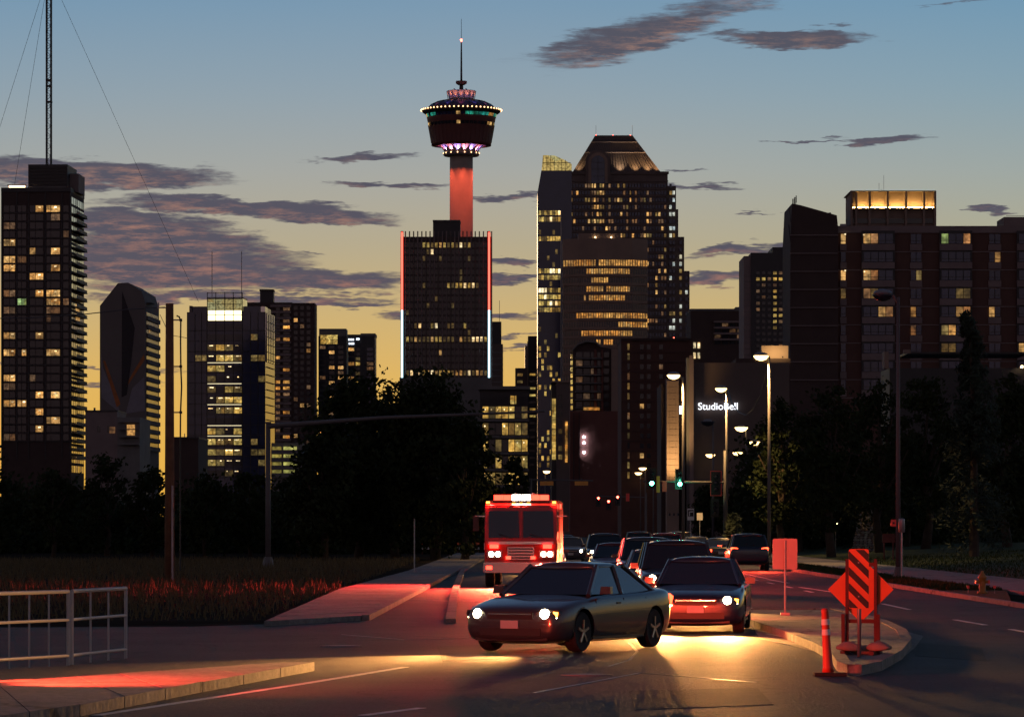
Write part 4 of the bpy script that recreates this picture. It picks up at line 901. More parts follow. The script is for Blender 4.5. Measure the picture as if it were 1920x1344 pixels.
thicket('scrub_left', 'mass of dark scrub behind the vacant ground at the left', -80, 930, 285, 330, 2.5, 5.2, 42000, 71)
thicket('scrub_right', 'mass of dark undergrowth behind the park trees at the right', 1400, 2000, 285, 330, 3, 8, 42000, 72)
R_TREES = [(1470, 740, 150, 260, 'park tree nearest the road, behind the second street lamp'), (1560, 716, 170, 240, 'park tree rising behind the stone cairn'), (1650, 700, 170, 250, 'tall park tree behind the unlit lamp post'), (1735, 690, 150, 262, 'park tree between the lamp post and the conifer'),
           (1890, 690, 150, 245, 'park tree at the right edge of the picture'), (1500, 840, 130, 285, 'low round park tree left of the cairn'), (1700, 820, 150, 280, 'low park tree behind the utility box'), (1800, 800, 170, 290, 'low tree under the conifer'), (1410, 850, 110, 330, 'small tree beside the far street lamps'), (1335, 905, 90, 350, 'small tree behind the traffic signals'), (1930, 830, 150, 225, 'dark tree cut by the right edge above the lawn')]
for i, (x, yt, w, d, lb) in enumerate(R_TREES):
    gz = max(0, min(((x-CX)/F*d-19)/3, 5)*.16)
    tree('park_tree', lb, x, yt, d, w, 40+i, gz, n=6000, clumps=85, leaf=.15, low=.1, group=gr)
conifer('spruce_tree', 'tall pointed spruce with a bent tip in front of the apartment block', 1826, 570, 200, 150, 60, .6, -1)
conifer('small_conifer', 'small yellowish conifer by the signal pole at the road bend', 1376, 962, 232, 26, 61)

# ------------------------------------------------------------------ poles, lamps, wires
def lamp_post(label, hx, hy, pxx, D, on=True, power=0, H=None, base=0.0):
    s = F/D; X0 = (pxx-CX)/s; z1 = CAMH+(HZ-hy)/s; hX = (hx-pxx)/s
    t = root('street_lamp', label, 'street lamp', (X0, D, base), 0, 'street lamps along the road'); z1 -= base; r = .085 if D < 300 else .1
    mb = MB(); mb.smooth = True; mb.tube([(0, 0, 0), (0, 0, z1*.5), (0, 0, z1-.1)], r*1.25, 10, 0, r*.7); mb.build('pole', M_POLE, t)
    mb = MB(); mb.lathe([(r*2.6, 0), (r*2.4, .12), (r*1.5, .5), (r*1.3, .52)], 10); mb.build('base_shroud', M_POLE, t)
    mb = MB(); mb.tube([(0, 0, z1-.35), (hX*.3, 0, z1-.05), (hX*.8, 0, z1+.08)], .045, 6); mb.build('arm', M_POLE, t)
    sg_ = 1 if hX > 0 else -1
    mb = MB(); mb.lathe([(.03, .2), (.16, .15), (.22, .05), (.2, 0)], 12); h = mb.build('lamp_head', M_METAL, t); h.location = (hX, 0, z1); h.scale = (1.7, 1, 1)
    mb = MB(); mb.smooth = True; mb.lathe([(.05, -.26), (.17, -.18), (.23, -.04), (.23, .0)], 12); g_ = mb.build('lens', lamp('lamp_street', (1, .64, .24), 6) if on else M_GLASS, h)
    if D > 300: g_.scale = (1.5, 1.5, 1.5)
    if power: light('lamp_light', 'SPOT', h, (0, 0, -.35), power*1.1, (1, .55, .18), (0, -.15, -1), 125, .7, .15)
    return t
lamp_post('nearest lit street lamp, on a tall pole in front of the dark trees', 1427, 667, 1442, 202, True, 5500)
lamp_post('lit street lamp to the right above the illuminated letters', 1352, 728, 1362, 257, True, 5000)
lamp_post('lit street lamp in front of the tan stone pylon', 1263, 703, 1281, 228, True, 5500)
lamp_post('unlit tall lamp post standing beside the stone cairn', 1655, 552, 1684, 147, False)
lamp_post('unlit slim lamp post just below the illuminated letters', 1327, 790, 1337, 318, False)
for hx, hy, px_, lb in ((1390, 801, 1399, 'bright far street lamp right of the illuminated letters'), (1415, 828, 1420, 'faint far lamp among the trees, rightmost of the small lamps'), (1383, 848, 1389, 'small far lamp below the bright one beside the trees'), (1332, 852, 1337, 'small far street lamp over the signal with the red border'),
                        (1305, 862, 1309, 'small far street lamp between the signals'), (1268, 873, 1274, 'small far lamp right above the right green light'), (1220, 880, 1225, 'small far lamp right above the left green light'), (1205, 877, 1210, 'highest of the small lamps left of the green lights'),
                        (1197, 886, 1201, 'second small lamp left of the green lights'), (1180, 889, 1184, 'leftmost of the small lamps by the green lights'), (1025, 883, 1022, 'small lamp in front of the gold lit panels'), (1110, 906, 1113, 'tiny far lamp near the amber boards')):
    lamp_post(lb, hx, hy, px_, 8.94*F/(HZ-hy))
M_WIRE2 = M_WIRE
def cable(name, label, pts, D, r=.03, cat='cable'):
    mb = MB(); w = [W(x, y, d) for (x, y), d in zip(pts, D)]; mb.tube(w, r, 5); o = mb.build(name, M_WIRE2); tag(o, label, cat)
cable('hanging_cable', 'loose cable sagging between two lit street lamps', [(1365, 732), (1372, 755), (1385, 773), (1398, 778), (1412, 768), (1425, 742), (1434, 712), (1440, 690)], [255, 247, 240, 232, 225, 216, 209, 203], .035)
# wooden utility pole
t = root('utility_pole', 'thick wooden utility pole at the left with a hanging cable', 'utility pole', ((318-CX)/50, 144, 0)); Zp = lambda y: CAMH+(HZ-y)/50
mb = MB(); mb.smooth = True; mb.tube([(0, 0, -.2), (0, 0, 5), (0, 0, Zp(569))], .2, 14, 0, .15); mb.build('pole', M_WOOD, t)
for y in (600, 687, 773): box('standoff', t, M_METAL, (.22, 0, Zp(y)), (.36, .05, .05)); box('clamp', t, M_BLACK, (.42, 0, Zp(y)), (.1, .1, .1))
mb = MB(); mb.tube([(.26, 0, Zp(592)), (.36, 0, Zp(594)), (.42, 0, Zp(602)), (.41, 0, Zp(640)), (.42, 0, Zp(687)), (.45, 0, Zp(725)), (.41, 0, Zp(773)), (.4, 0, Zp(830)), (.4, 0, .4)], .03, 6); mb.build('riser_cable', M_BLACK, t)
box('insulator', t, M_METAL, (-.42, 0, Zp(573)), (.06, .06, .22)); box('insulator_arm', t, M_METAL, (-.3, 0, Zp(577)), (.34, .04, .04))
box('conduit', t, M_METAL, (.12, -.17, Zp(1000)), (.07, .07, 3.6))
cable('power_line', 'thin power line running left from the wooden pole', [(309, 576), (240, 580), (160, 589), (60, 596), (-60, 598)], [144, 146, 148, 150, 152], .02)
cable('power_line', 'thin power line crossing low behind the wooden pole', [(300, 590), (318, 628), (352, 634)], [150, 150, 158], .012)
# left mast arm
t = root('signal_pole', 'signal pole with a very long bare mast arm reaching right', 'signal pole', ((503-CX)/36.9, 195, 0))
mb = MB(); mb.smooth = True; mb.tube([(0, 0, 0), (0, 0, 7.3)], .15, 12, 0, .12); mb.build('pole', M_POLE, t)
mb = MB(); mb.smooth = True; mb.tube([(0, 0, CAMH+188/36.9), (6, -2, CAMH+202/36.9), (14, -6, CAMH+209/36.9)], .14, 10, 0, .05); mb.build('mast_arm', M_POLE, t)
mb = MB(); mb.lathe([(.35, 0), (.32, .1), (.2, .5), (.17, .52)], 12); mb.build('base_shroud', M_POLE, t); box('cap', t, M_POLE, (0, 0, 7.34), (.3, .3, .08))
# ------------------------------------------------------------------ traffic signals
def head(parent, x, z, on, y=-.1, border=None, sc=1.0):
    h = box('signal_head', parent, M_BLACK, (x, y, z), (.34*sc, .2, 1.05*sc)); pl = box('backplate', parent, border or M_BLACK, (x, y+.12, z), (.62*sc, .03, 1.35*sc))
    if border: box('backplate_face', parent, M_BLACK, (x, y+.1, z), (.52*sc, .03, 1.25*sc))
    for k, c in enumerate(('red', 'amber', 'green')):
        mb = MB(); mb.lathe([(.14*sc, 0), (.12*sc, .03), (.02, .05)], 12)
        m = {'red': lamp('signal_red', (1, .05, .03), 30), 'green': lamp('signal_green', (.12, 1, .6), 30)}.get(c) if c == on else M_GLASS
        l_ = mb.build('lens', m or M_GLASS, parent); l_.location = (x, y-.1, z+.33*sc-.33*sc*k); l_.rotation_euler = (R(90), 0, 0)
        mb = MB(); n = 8
        for q in range(n):
            a0 = math.pi*q/n; a1 = math.pi*(q+1)/n; r = .155*sc
            mb.quad((r*math.cos(a0), 0, r*math.sin(a0)), (r*math.cos(a1), 0, r*math.sin(a1)), (r*math.cos(a1), -.2, r*math.sin(a1)), (r*math.cos(a0), -.2, r*math.sin(a0)))
        v = mb.build('visor', M_BLACK, parent); v.location = (x, y-.1, z+.33*sc-.33*sc*k)
t = root('traffic_signal', 'traffic signal mast with two green lights over the road', 'traffic signal', ((1359-CX)/28, 257, 0)); Zs = lambda y: CAMH+(HZ-y)/28; Xs = lambda x: (x-1359)/28
mb = MB(); mb.smooth = True; mb.tube([(0, 0, 0), (0, 0, Zs(845))], .13, 10, 0, .1); mb.build('pole', M_POLE, t)
mb = MB(); mb.smooth = True; mb.tube([(0, 0, Zs(905)), (Xs(1205), -.6, Zs(902))], .09, 8, 0, .05); mb.build('mast_arm', M_POLE, t)
M_REFL = mat('red_reflective', (.75, .06, .05), rough=.35, var=.1)
head(t, Xs(1221), Zs(897), 'green', -.75); head(t, Xs(1274), Zs(898), 'green', -.5)
head(t, Xs(1342), Zs(906), None, -.2, M_REFL, 1.25); box('blade_sign', t, mat('orange_panel', (.8, .25, .05)), (Xs(1233), -.7, Zs(908)), (.22, .06, 1.1)); box('blade_sign', t, M_REFL, (Xs(1245), -.7, Zs(912)), (.3, .06, .7))  # border: red light on its reflective edge is put into the colour
head(t, Xs(1340), Zs(952), None, -.2, None, .9)
light('green_glow', 'POINT', t, (Xs(1274), -1.2, Zs(907)), 60, (.1, 1, .5), size=.1)
t = root('traffic_signal', 'far traffic signal arm with small red lights', 'traffic signal', ((1211-CX)/16, 450, 0)); Zs = lambda y: CAMH+(HZ-y)/16; Xs = lambda x: (x-1211)/16
mb = MB(); mb.tube([(0, 0, 0), (0, 0, 6)], .12, 8); mb.build('pole', M_POLE, t); mb = MB(); mb.tube([(0, 0, Zs(932)), (Xs(1118), 0, Zs(930))], .07, 6); mb.build('mast_arm', M_POLE, t)
for x, y in ((1122, 934), (1158, 932), (1141, 940)): head(t, Xs(x), Zs(y+5), 'red')
box('signal_head', t, M_REFL, (Xs(1177), 0, Zs(932)), (.4, .2, .9))
t = root('traffic_signal', 'left mast arm with two amber backboards over the road', 'traffic signal', ((995-CX)/21.8, 330, 0)); Zs = lambda y: CAMH+(HZ-y)/21.8; Xs = lambda x: (x-995)/21.8
mb = MB(); mb.tube([(0, 0, 0), (0, 0, 6.2)], .12, 8); mb.build('pole', M_POLE, t); mb = MB(); mb.tube([(0, 0, Zs(899)), (Xs(1112), 0, Zs(901))], .07, 6); mb.build('mast_arm', M_POLE, t)
M_AMBB = mat('amber_board', (.75, .32, .05), rough=.5)
for x in (1025, 1090): box('backboard', t, M_AMBB, (Xs(x), -.12, Zs(906)), (1.15, .05, .36)); box('hanger', t, M_POLE, (Xs(x), -.05, Zs(901)), (.1, .06, .4))
# ------------------------------------------------------------------ signs
def clip_poly(pts, x0, x1, z0, z1):
    for ax, lim, sg in ((0, x0, 1), (0, x1, -1), (1, z0, 1), (1, z1, -1)):
        out = []
        for i in range(len(pts)):
            a, b_ = pts[i], pts[(i+1) % len(pts)]; da = (a[ax]-lim)*sg; db = (b_[ax]-lim)*sg
            if da >= 0: out.append(a)
            if (da >= 0) != (db >= 0): q = da/(da-db); out.append((a[0]+(b_[0]-a[0])*q, a[1]+(b_[1]-a[1])*q))
        pts = out
        if not pts: return []
    return pts
def plate(name, parent, pts, y0, y1, m):
    mb = MB(); k = len(pts); mb.v = [(x, y0, z) for x, z in pts]+[(x, y1, z) for x, z in pts]
    mb.f = [tuple(range(k)), tuple(range(2*k-1, k-1, -1))]+[((i+1) % k, i, k+i, k+(i+1) % k) for i in range(k)]; mb.m = [0]*len(mb.f); o = mb.build(name, m, parent)
    bm = bmesh.new(); bm.from_mesh(o.data); bmesh.ops.recalc_face_normals(bm, faces=bm.faces); bm.to_mesh(o.data); bm.free(); return o
def rrect(w, z0, z1, r=.03, n=4):
    c = [(w/2-r, z1-r, 0), (-w/2+r, z1-r, 90), (-w/2+r, z0+r, 180), (w/2-r, z0+r, 270)]; return [(x+r*math.cos(R(a+90*k/n)), z+r*math.sin(R(a+90*k/n))) for x, z, a in c for k in range(n+1)]
g0 = G(1611, 1232, .13); t = root('hazard_marker', 'upright hazard marker panel with black diagonal stripes on the island', 'sign', g0, R(-14))
mb = MB(); mb.smooth = True; mb.tube([(0, 0, 0), (0, 0, 1.5)], .03, 10); mb.build('post', M_METAL, t)
za, zb = .72, 1.6; plate('panel', t, rrect(.3, za, zb), -.045, -.033, M_ORANGE)
M_BLK = mat('black_sheeting', (.012, .01, .01), rough=.5, var=.1)
for k in range(5):
    zc = zb+.06-k*.235; pts = clip_poly([(-.16, zc+.16), (-.16, zc+.04), (.16, zc-.27), (.16, zc-.15)], -.148, .148, za+.01, zb-.01)
    if len(pts) > 2: plate('stripe', t, pts, -.049, -.0455, M_BLK)
for z in (.9, 1.4): box('bolt', t, M_METAL, (0, -.05, z), (.02, .01, .02))
g1 = G(1613, 1226, .13); t = root('roadwork_sign', 'orange diamond roadwork sign on a timber frame behind the hazard marker', 'sign', g1, R(-14))
dz = .98; plate('diamond_panel', t, [(0, dz-.5), (.5, dz), (0, dz+.5), (-.5, dz)], .04, .05, M_ORANGE)
M_TIMB = mat('painted_timber', (.12, .025, .02), rough=.8, var=.3, scale=3)
for x in (-.2, .235):
    box('frame_post', t, M_TIMB, (x, .0, .73), (.045, .06, 1.42)); box('foot_brace', t, M_TIMB, (x+(.05 if x > 0 else -.05), -.06, .3), (.05, .05, .62), 0, R(3)); box('skid', t, M_TIMB, (x, 0, .03), (.07, .9, .06))
for z in (.5, 1.36): box('cross_rail', t, M_TIMB, (.015, .024, z), (.44, .03, .06))
M_BAG = mat('sandbag', (.3, .2, .17), rough=.95, var=.3, scale=4, bump=.4)
for i, (dx, dy, rz_, lb) in enumerate(((-.19, -.12, .3, 'left sandbag weighting the roadwork sign frame'), (.26, -.1, -.4, 'right sandbag weighting the roadwork sign frame'), (.05, .12, .1, 'middle sandbag behind the hazard marker post'))):
    bm = bmesh.new(); bmesh.ops.create_icosphere(bm, subdivisions=3, radius=1)
    for v in bm.verts:
        n_ = math.sin(v.co.x*5+i)*math.cos(v.co.y*6)*.08; c = v.co; lump = 1+.9*n_+.12*math.sin(c.x*9+i*2)*math.cos(c.y*7); c.x = math.copysign(abs(c.x)**.75, c.x)*.19*lump; c.y = math.copysign(abs(c.y)**.75, c.y)*.15; c.z = max(c.z, -.55)*.085*lump*(1.15-.5*abs(c.x)/.19)
    me = bpy.data.meshes.new('sandbag'); bm.to_mesh(me); bm.free(); me.materials.append(M_BAG); me.polygons.foreach_set('use_smooth', [True]*len(me.polygons))
    o = obj('sandbag', me, None, (g1.x+dx, g1.y+dy-.1, .13+.048+(.062 if i < 2 else 0)), rz_); tag(o, lb, 'sandbag', 'sandbags on the island'); 
g2 = G(1553, 1268); t = root('delineator_post', 'orange tube delineator on a black rubber base before the island', 'delineator', (g2.x, g2.y, .012))
mb = MB(); mb.poly([(-.2, -.16), (.24, -.16), (.24, .16), (-.2, .16)], 0, .05); mb.build('base', M_RUB, t)
mb = MB(); mb.smooth = True; mb.lathe([(.085, .05), (.07, .12), (.062, .3), (.05, .86), (.052, .87), (.052, .91), (.03, .93)], 16); o = mb.build('tube', mat('orange_plastic', (.55, .05, .02), rough=.5, var=.1), t); o.rotation_euler = (0, R(-3), 0)
for z in (.6, .74): mb = MB(); mb.lathe([(.0585, -.04), (.0555, .04)], 16); q = mb.build('reflective_band', M_WHITEP, t); q.location = (-.052*z, 0, z); q.rotation_euler = (0, R(-3), 0)
g3 = G(1472, 1153, .13); t = root('rectangular_sign', 'plain rectangular sign seen from behind on a thin post, far end of the island', 'sign', g3)
plate('panel', t, rrect(.54, 1.0, 1.67, .04), .03, .036, mat('sign_aluminium', (.3, .24, .24), rough=.5, var=.1)); mb = MB(); mb.tube([(0, 0, 0), (0, 0, 1.62)], .025, 8); mb.build('post', M_METAL, t); box('foot', t, M_METAL, (0, 0, .03), (.2, .12, .06))
for x, y, D, w, h, lb in ((1295, 964, 250, .44, .76, 'white turn arrow sign under the right green light'), (1312, 968, 262, .4, .5, 'small plain sign right of the turn arrow sign')):
    s = F/D; z = CAMH+(HZ-y)/s; t = root('road_sign', lb, 'sign', ((x-CX)/s, D, 0)); box('panel', t, M_WHITEP, (0, -.05, z), (w, .02, h)); box('post', t, M_METAL, (0, 0, (z+h/2)/2), (.06, .06, z+h/2))
    if w > .42: box('arrow_ground', t, M_BLK, (0, -.065, z+.08), (.36, .008, .42)); box('arrow_stem', t, M_WHITEP, (-.08, -.072, z+.03), (.06, .006, .24)); box('arrow_shaft', t, M_WHITEP, (0, -.072, z+.17), (.2, .006, .06)); plate('arrow_tip', t, [(.06, z+.24), (.16, z+.17), (.06, z+.1)], -.076, -.07, M_WHITEP)
t = root('sign_post', 'thin bare post beside the left pavement', 'post', G(777, 1078)); mb = MB(); mb.tube([(0, 0, 0), (0, 0, 2.3)], .03, 6); mb.build('post', M_METAL, t); box('panel_edge', t, M_METAL, (0, 0, 2.2), (.03, .5, .4))
# ------------------------------------------------------------------ railing at the left
def rail_panel(label, a, c, n):
    a, c = Vector(a), Vector(c); t = root('safety_railing', label, 'railing', a, 0, 'railing panels'); d = c-a; mr = mat('pale_rail', (.42, .4, .4), rough=.55, var=.15)
    for z in (1.1, .68, .15): mb = MB(); mb.tube([(0, 0, z), (d.x, d.y, z)], .03 if z > 1 else .024, 8); mb.build('rail', mr, t)
    for k in range(n+1):
        p = d*(k/n); mb = MB(); mb.tube([(p.x, p.y, 0), (p.x, p.y, 1.1)], .028 if k in (0, n) else .016, 6); mb.build('bar', mr, t)
def GY(x, y, z): return G(x, y, z)
p0 = GY(-60, 1114, 1.1); p1 = GY(128, 1108.5, 1.1); p2 = GY(135, 1108, 1.1); p3 = GY(236, 1102.5, 1.1)
rail_panel('left panel of the metal safety railing at the left edge', (p0.x, p0.y, 0), (p1.x, p1.y, 0), 5); rail_panel('right end panel of the metal safety railing', (p2.x, p2.y, 0), (p3.x, p3.y, 0), 3)
# ------------------------------------------------------------------ barricades left of the road
for x, lb in ((800, 'leftmost folding barricade on the left pavement'), (866, 'middle folding barricade near the bay kerb'), (890, 'folding barricade nearest the bay kerb')):
    c = G(x, 1039); t = root('barricade', lb, 'barricade', c, 0, 'folding barricades')
    for sx_ in (-.35, .35):
        for sy_ in (-1, 1): mb = MB(); mb.tube([(sx_, sy_*.3, 0), (sx_*.3, 0, .95)], .03, 5); mb.build('leg', M_TIMB, t)
    for z in (.8, .45): box('board', t, M_ORANGE if z > .6 else M_WHITEP, (0, -.12 if z < .6 else -.06, z), (.7, .02, .16))
# ------------------------------------------------------------------ cairn, cabinet, hydrant
cx_, cD = 1624, 260; s = F/cD; cl = ((cx_-CX)/s, cD, .36)
t = root('stone_cairn', 'tapering cairn of rounded fieldstones on the lawn', 'cairn', cl); mb = MB(); mb.lathe([(.86, -.2), (.22, 3.2), (.1, 3.25)], 16); mb.build('mortar_core', mat('mortar', (.09, .085, .08)), t)
M_ST = [mat('fieldstone_%s' % n_, c_, rough=.9, var=.3, scale=5, bump=.5) for n_, c_ in (('grey', (.2, .18, .16)), ('brown', (.16, .11, .08)), ('pale', (.27, .25, .22)))]
st_mesh = []
for m_ in M_ST:
    bm = bmesh.new(); bmesh.ops.create_icosphere(bm, subdivisions=1, radius=.5); rg = random.Random(len(st_mesh))
    for v in bm.verts: v.co *= rg.uniform(.85, 1.12)
    me = bpy.data.meshes.new('stone'); bm.to_mesh(me); bm.free(); me.materials.append(m_); st_mesh.append(me)
rg = random.Random(3); z = .05
while z < 3.3:
    hgt = rg.uniform(.15, .21); r = .9-(.9-.2)*z/3.3; n = max(5, int(2*math.pi*r/.27)); off = rg.random()
    for k in range(n):
        a = 2*math.pi*(k+off)/n; wd = 2*math.pi*r/n
        obj('stone', rg.choice(st_mesh), t, (r*math.cos(a), r*math.sin(a), z+hgt/2), a+math.pi/2+rg.uniform(-.2, .2), (wd*rg.uniform(1.0, 1.2), .24, hgt*rg.uniform(1.0, 1.25)))
    z += hgt*.93
c = G(1692, 1084, .12); t = root('utility_cabinet', 'pale cylinder cabinet with a small red box beside the unlit lamp post', 'cabinet', (c.x+.18, 146, .1)); s = F/146
mb = MB(); mb.smooth = True; mb.lathe([(.02, 2.28), (.11, 2.26), (.12, 2.2), (.12, 1.76), (.1, 1.74)][::-1], 14); mb.build('cylinder', M_METAL, t); mb = MB(); mb.tube([(0, 0, 0), (0, 0, 1.75)], .04, 8); mb.build('post', M_METAL, t)
box('red_box', t, M_REFL, (-.33, -.12, 2.1), (.2, .1, .26)); box('push_button', t, M_BLACK, (-.33, -.18, 2.1), (.07, .03, .07))
c = G(1842, 1112, .11); t = root('fire_hydrant', 'short fire hydrant on the grass at the right', 'fire hydrant', c); mh = mat('hydrant_paint', (.3, .16, .03), rough=.6, var=.2)
mb = MB(); mb.smooth = True; mb.lathe([(.15, 0), (.15, .05), (.1, .07), (.1, .42), (.13, .44), (.13, .48), (.1, .52), (.05, .6), (.03, .66)], 14); mb.build('barrel', mh, t)
for a in (-1, 1): mb = MB(); mb.tube([(0, 0, .34), (a*.17, 0, .34)], .05, 8); mb.build('nozzle', mh, t); box('nozzle_cap', t, M_REFL, (a*.19, 0, .34), (.05, .1, .1))
mb = MB(); mb.tube([(0, 0, .28), (0, -.18, .28)], .065, 8); mb.build('pumper_nozzle', mh, t)
for i, dx in enumerate((-.42, .36)):
    o = box('marker_flag', None, M_REFL, (c.x+dx, c.y, .3), (.08, .01, .08)); tag(o, ('left', 'right')[i]+' small red marker flag beside the hydrant', 'marker flag', 'marker flags'); st = box('wire', o, M_METAL, (0, .5, -1.6), (.1, .8, 2.2))
# park bench frame seen beyond the kerb
t = root('park_notice', 'dark two legged notice board on the lawn left of the utility cabinet', 'notice board', W(1666, 1022, 215)-Vector((0, 0, .65)))
for x in (-.25, .25): box('leg', t, M_TIMB, (x, 0, .5), (.08, .08, 1.5))
box('board', t, M_TIMB, (0, -.06, 1.05), (.7, .05, .5))
t = root('path_light', 'short twin path lamp near the cairn', 'lamp', W(1567, 1030, 250)-Vector((0, 0, .35))); box('post', t, M_POLE, (0, 0, .9), (.05, .05, 2.4))
for x, z in ((-.07, 1.9), (.08, 2.05)): box('lamp_bulb', t, lamp('lamp_small', (1, .7, .35), 12), (x, -.06, z), (.07, .07, .07))

# ------------------------------------------------------------------ traffic, standing still with its lamps on
L_HEAD = lamp('lamp_headlight', (1, .8, .48), 55); L_TAIL = lamp('lamp_taillight', (1, .05, .015), 10); L_TAILD = lamp('lamp_taillight_off', (.6, .02, .01), .8); L_IND = lamp('lamp_indicator', (1, .38, .04), 10); L_RED = lamp('lamp_strobe_red', (1, .03, .015), 9); L_AMBR = lamp('lamp_marker_amber', (1, .4, .05), 6)
PLATE = mat('number_plate', (.5, .48, .45), rough=.5); CHROME = mat('chrome', (.6, .6, .6), rough=.15, metal=1, var=.05); CARGL = mat('car_glass', (.01, .012, .015), rough=.05, var=.05, coat=1); RIM = mat('alloy_rim', (.35, .35, .36), rough=.3, metal=.9)
SPEC = {'sedan': dict(L=4.65, W=1.82, body=[(-2.30, .70, .26, .60), (-2.24, .82, .17, .70), (-2.05, .90, .13, .76), (-1.6, .935, .12, .84), (-1.0, .94, .12, .92), (0, .94, .12, .94), (1.0, .94, .12, .96), (1.65, .935, .13, .99), (2.05, .90, .16, 1.0), (2.26, .80, .3, .95), (2.33, .70, .42, .84)],
                      house=(-1.02, -.30, .72, 1.62, .93, 1.45, .80, .60), rw=.33),
        'suv': dict(L=4.7, W=1.9, body=[(-2.32, .70, .42, .80), (-2.26, .82, .3, .92), (-2.05, .91, .26, .98), (-1.6, .945, .25, 1.03), (-1.0, .95, .25, 1.07), (0, .95, .25, 1.08), (1.0, .95, .25, 1.09), (1.8, .945, .26, 1.1), (2.2, .91, .3, 1.1), (2.32, .86, .36, 1.06), (2.37, .78, .46, .96)],
                    house=(-1.1, -.42, 1.85, 2.22, 1.07, 1.72, .84, .68), rw=.37)}
_cm = {}
def car_mesh(kind, part, paint):
    key = (kind, part, paint.name)
    if key in _cm: return _cm[key]
    S = SPEC[kind]; mb = MB(); mats = paint
    if part == 'body':
        ring = lambda w, zl, zh: [(-w*.8, zl), (-w*.97, zl+.1), (-w, zl+(zh-zl)*.5), (-w*.985, zh-.1), (-w*.93, zh-.025), (-w*.8, zh), (-w*.4, zh+.025), (w*.4, zh+.025), (w*.8, zh), (w*.93, zh-.025), (w*.985, zh-.1), (w, zl+(zh-zl)*.5), (w*.97, zl+.1), (w*.8, zl)]
        k = 14
        for y, w, zl, zh in S['body']:
            mb.v += [(x, y, z) for x, z in ring(w, zl, zh)]
        for i in range(len(S['body'])-1):
            for j in range(k): a = i*k+j; c = i*k+(j+1) % k; mb.f.append((a, c, c+k, a+k)); mb.m.append(0)
        mb.f.append(tuple(range(k-1, -1, -1))); e = (len(S['body'])-1)*k; mb.f.append(tuple(range(e, e+k))); mb.m += [0, 0]
        me = mb.mesh('body', [paint, M_BLACK]); bm = bmesh.new(); bm.from_mesh(me); bmesh.ops.recalc_face_normals(bm, faces=bm.faces)
        bm.to_mesh(me); bm.free(); tmp = obj('tmp_body', me); sb = tmp.modifiers.new('s', 'SUBSURF'); sb.levels = sb.render_levels = 2; cut = []
        for sx_ in (-1, 1):
            for y in (-1.42, 1.38):
                q = MB(); r = S['rw']+.055; q.lathe([(r, -.16), (r, .3)], 28); cm = q.mesh('cutter', [paint, M_BLACK]); cm.polygons.foreach_set('material_index', [1]*len(cm.polygons))
                bm = bmesh.new(); bm.from_mesh(cm); bmesh.ops.recalc_face_normals(bm, faces=bm.faces); bm.to_mesh(cm); bm.free()
                co = obj('cutter', cm, None, (sx_*(S['W']/2-.12), y, S['rw'])); co.rotation_euler = (0, R(90*sx_), 0); cut.append(co); bo = tmp.modifiers.new('b', 'BOOLEAN'); bo.object = co; bo.operation = 'DIFFERENCE'; bo.solver = 'EXACT'
        bpy.context.view_layer.update(); dg_ = bpy.context.evaluated_depsgraph_get(); me = bpy.data.meshes.new_from_object(tmp.evaluated_get(dg_)); me.name = 'body'
        for o_ in cut+[tmp]: bpy.data.objects.remove(o_)
        bm = bmesh.new(); bm.from_mesh(me)
        for f in bm.faces: f.smooth = True
        for e_ in bm.edges:
            if len(e_.link_faces) == 2 and e_.calc_face_angle(0) > R(38): e_.smooth = False
        bm.to_mesh(me); bm.free()
    elif part == 'cabin':
        y0, y1, y2, y3, zb, zt, wb, wt = S['house']
        B_ = [(-wb, y0, zb), (wb, y0, zb), (wb, y3, zb), (-wb, y3, zb)]; T_ = [(-wt, y1, zt-.06), (wt, y1, zt-.06), (wt, y2, zt-.05), (-wt, y2, zt-.05)]
        mb.v = B_+T_; mb.f = [(0, 1, 5, 4), (1, 2, 6, 5), (2, 3, 7, 6), (3, 0, 4, 7), (7, 6, 5, 4)]; mb.m = [0]*5; me = mb.mesh('cabin', CARGL); bm = bmesh.new(); bm.from_mesh(me); bmesh.ops.recalc_face_normals(bm, faces=bm.faces); bm.to_mesh(me); bm.free()
    elif part == 'roof':
        y0, y1, y2, y3, zb, zt, wb, wt = S['house']; n = 6; rows = []
        for i in range(n+1):
            y = y1-.06+(y2-y1+.12)*i/n; cz = zt+.015*math.sin(math.pi*i/n); rows.append([(x*wt*1.04, y, cz-.07*abs(x)**3-.02*(1 if i in (0, n) else 0)) for x in (-1, -.7, -.3, .3, .7, 1)]+[(wt*1.0, y, zt-.11), (-wt*1.0, y, zt-.11)])
        for r_ in rows: mb.v += r_
        for i in range(n):
            for j in range(8): a = i*8+j; c = i*8+(j+1) % 8; mb.f.append((a, c, c+8, a+8)); mb.m.append(0)
        mb.f += [tuple(range(7, -1, -1)), tuple(range(n*8, n*8+8))]; mb.m += [0, 0]; me = mb.mesh('roof', paint); bm = bmesh.new(); bm.from_mesh(me); bmesh.ops.recalc_face_normals(bm, faces=bm.faces); bm.to_mesh(me); bm.free(); me.polygons.foreach_set('use_smooth', [True]*len(me.polygons))
    elif part.startswith('pillar'):
        y0, y1, y2, y3, zb, zt, wb, wt = S['house']; q = int(part[-1]); sx_ = (-1, 1)[q % 2]; k = q//2
        ym = (y0+y1)/2*.1+.38*(y1+y2)+.1; bot = (y0, .5*(y0+y3)-.05, y3)[k]; top = (y1, .5*(y1+y2)+.1, y2)[k]
        mb.tube([(sx_*wb*1.0, bot, zb-.02), (sx_*wt*1.01, top, zt-.06)], .045, 6); me = mb.mesh('pillar', paint)
    elif part == 'tyre':
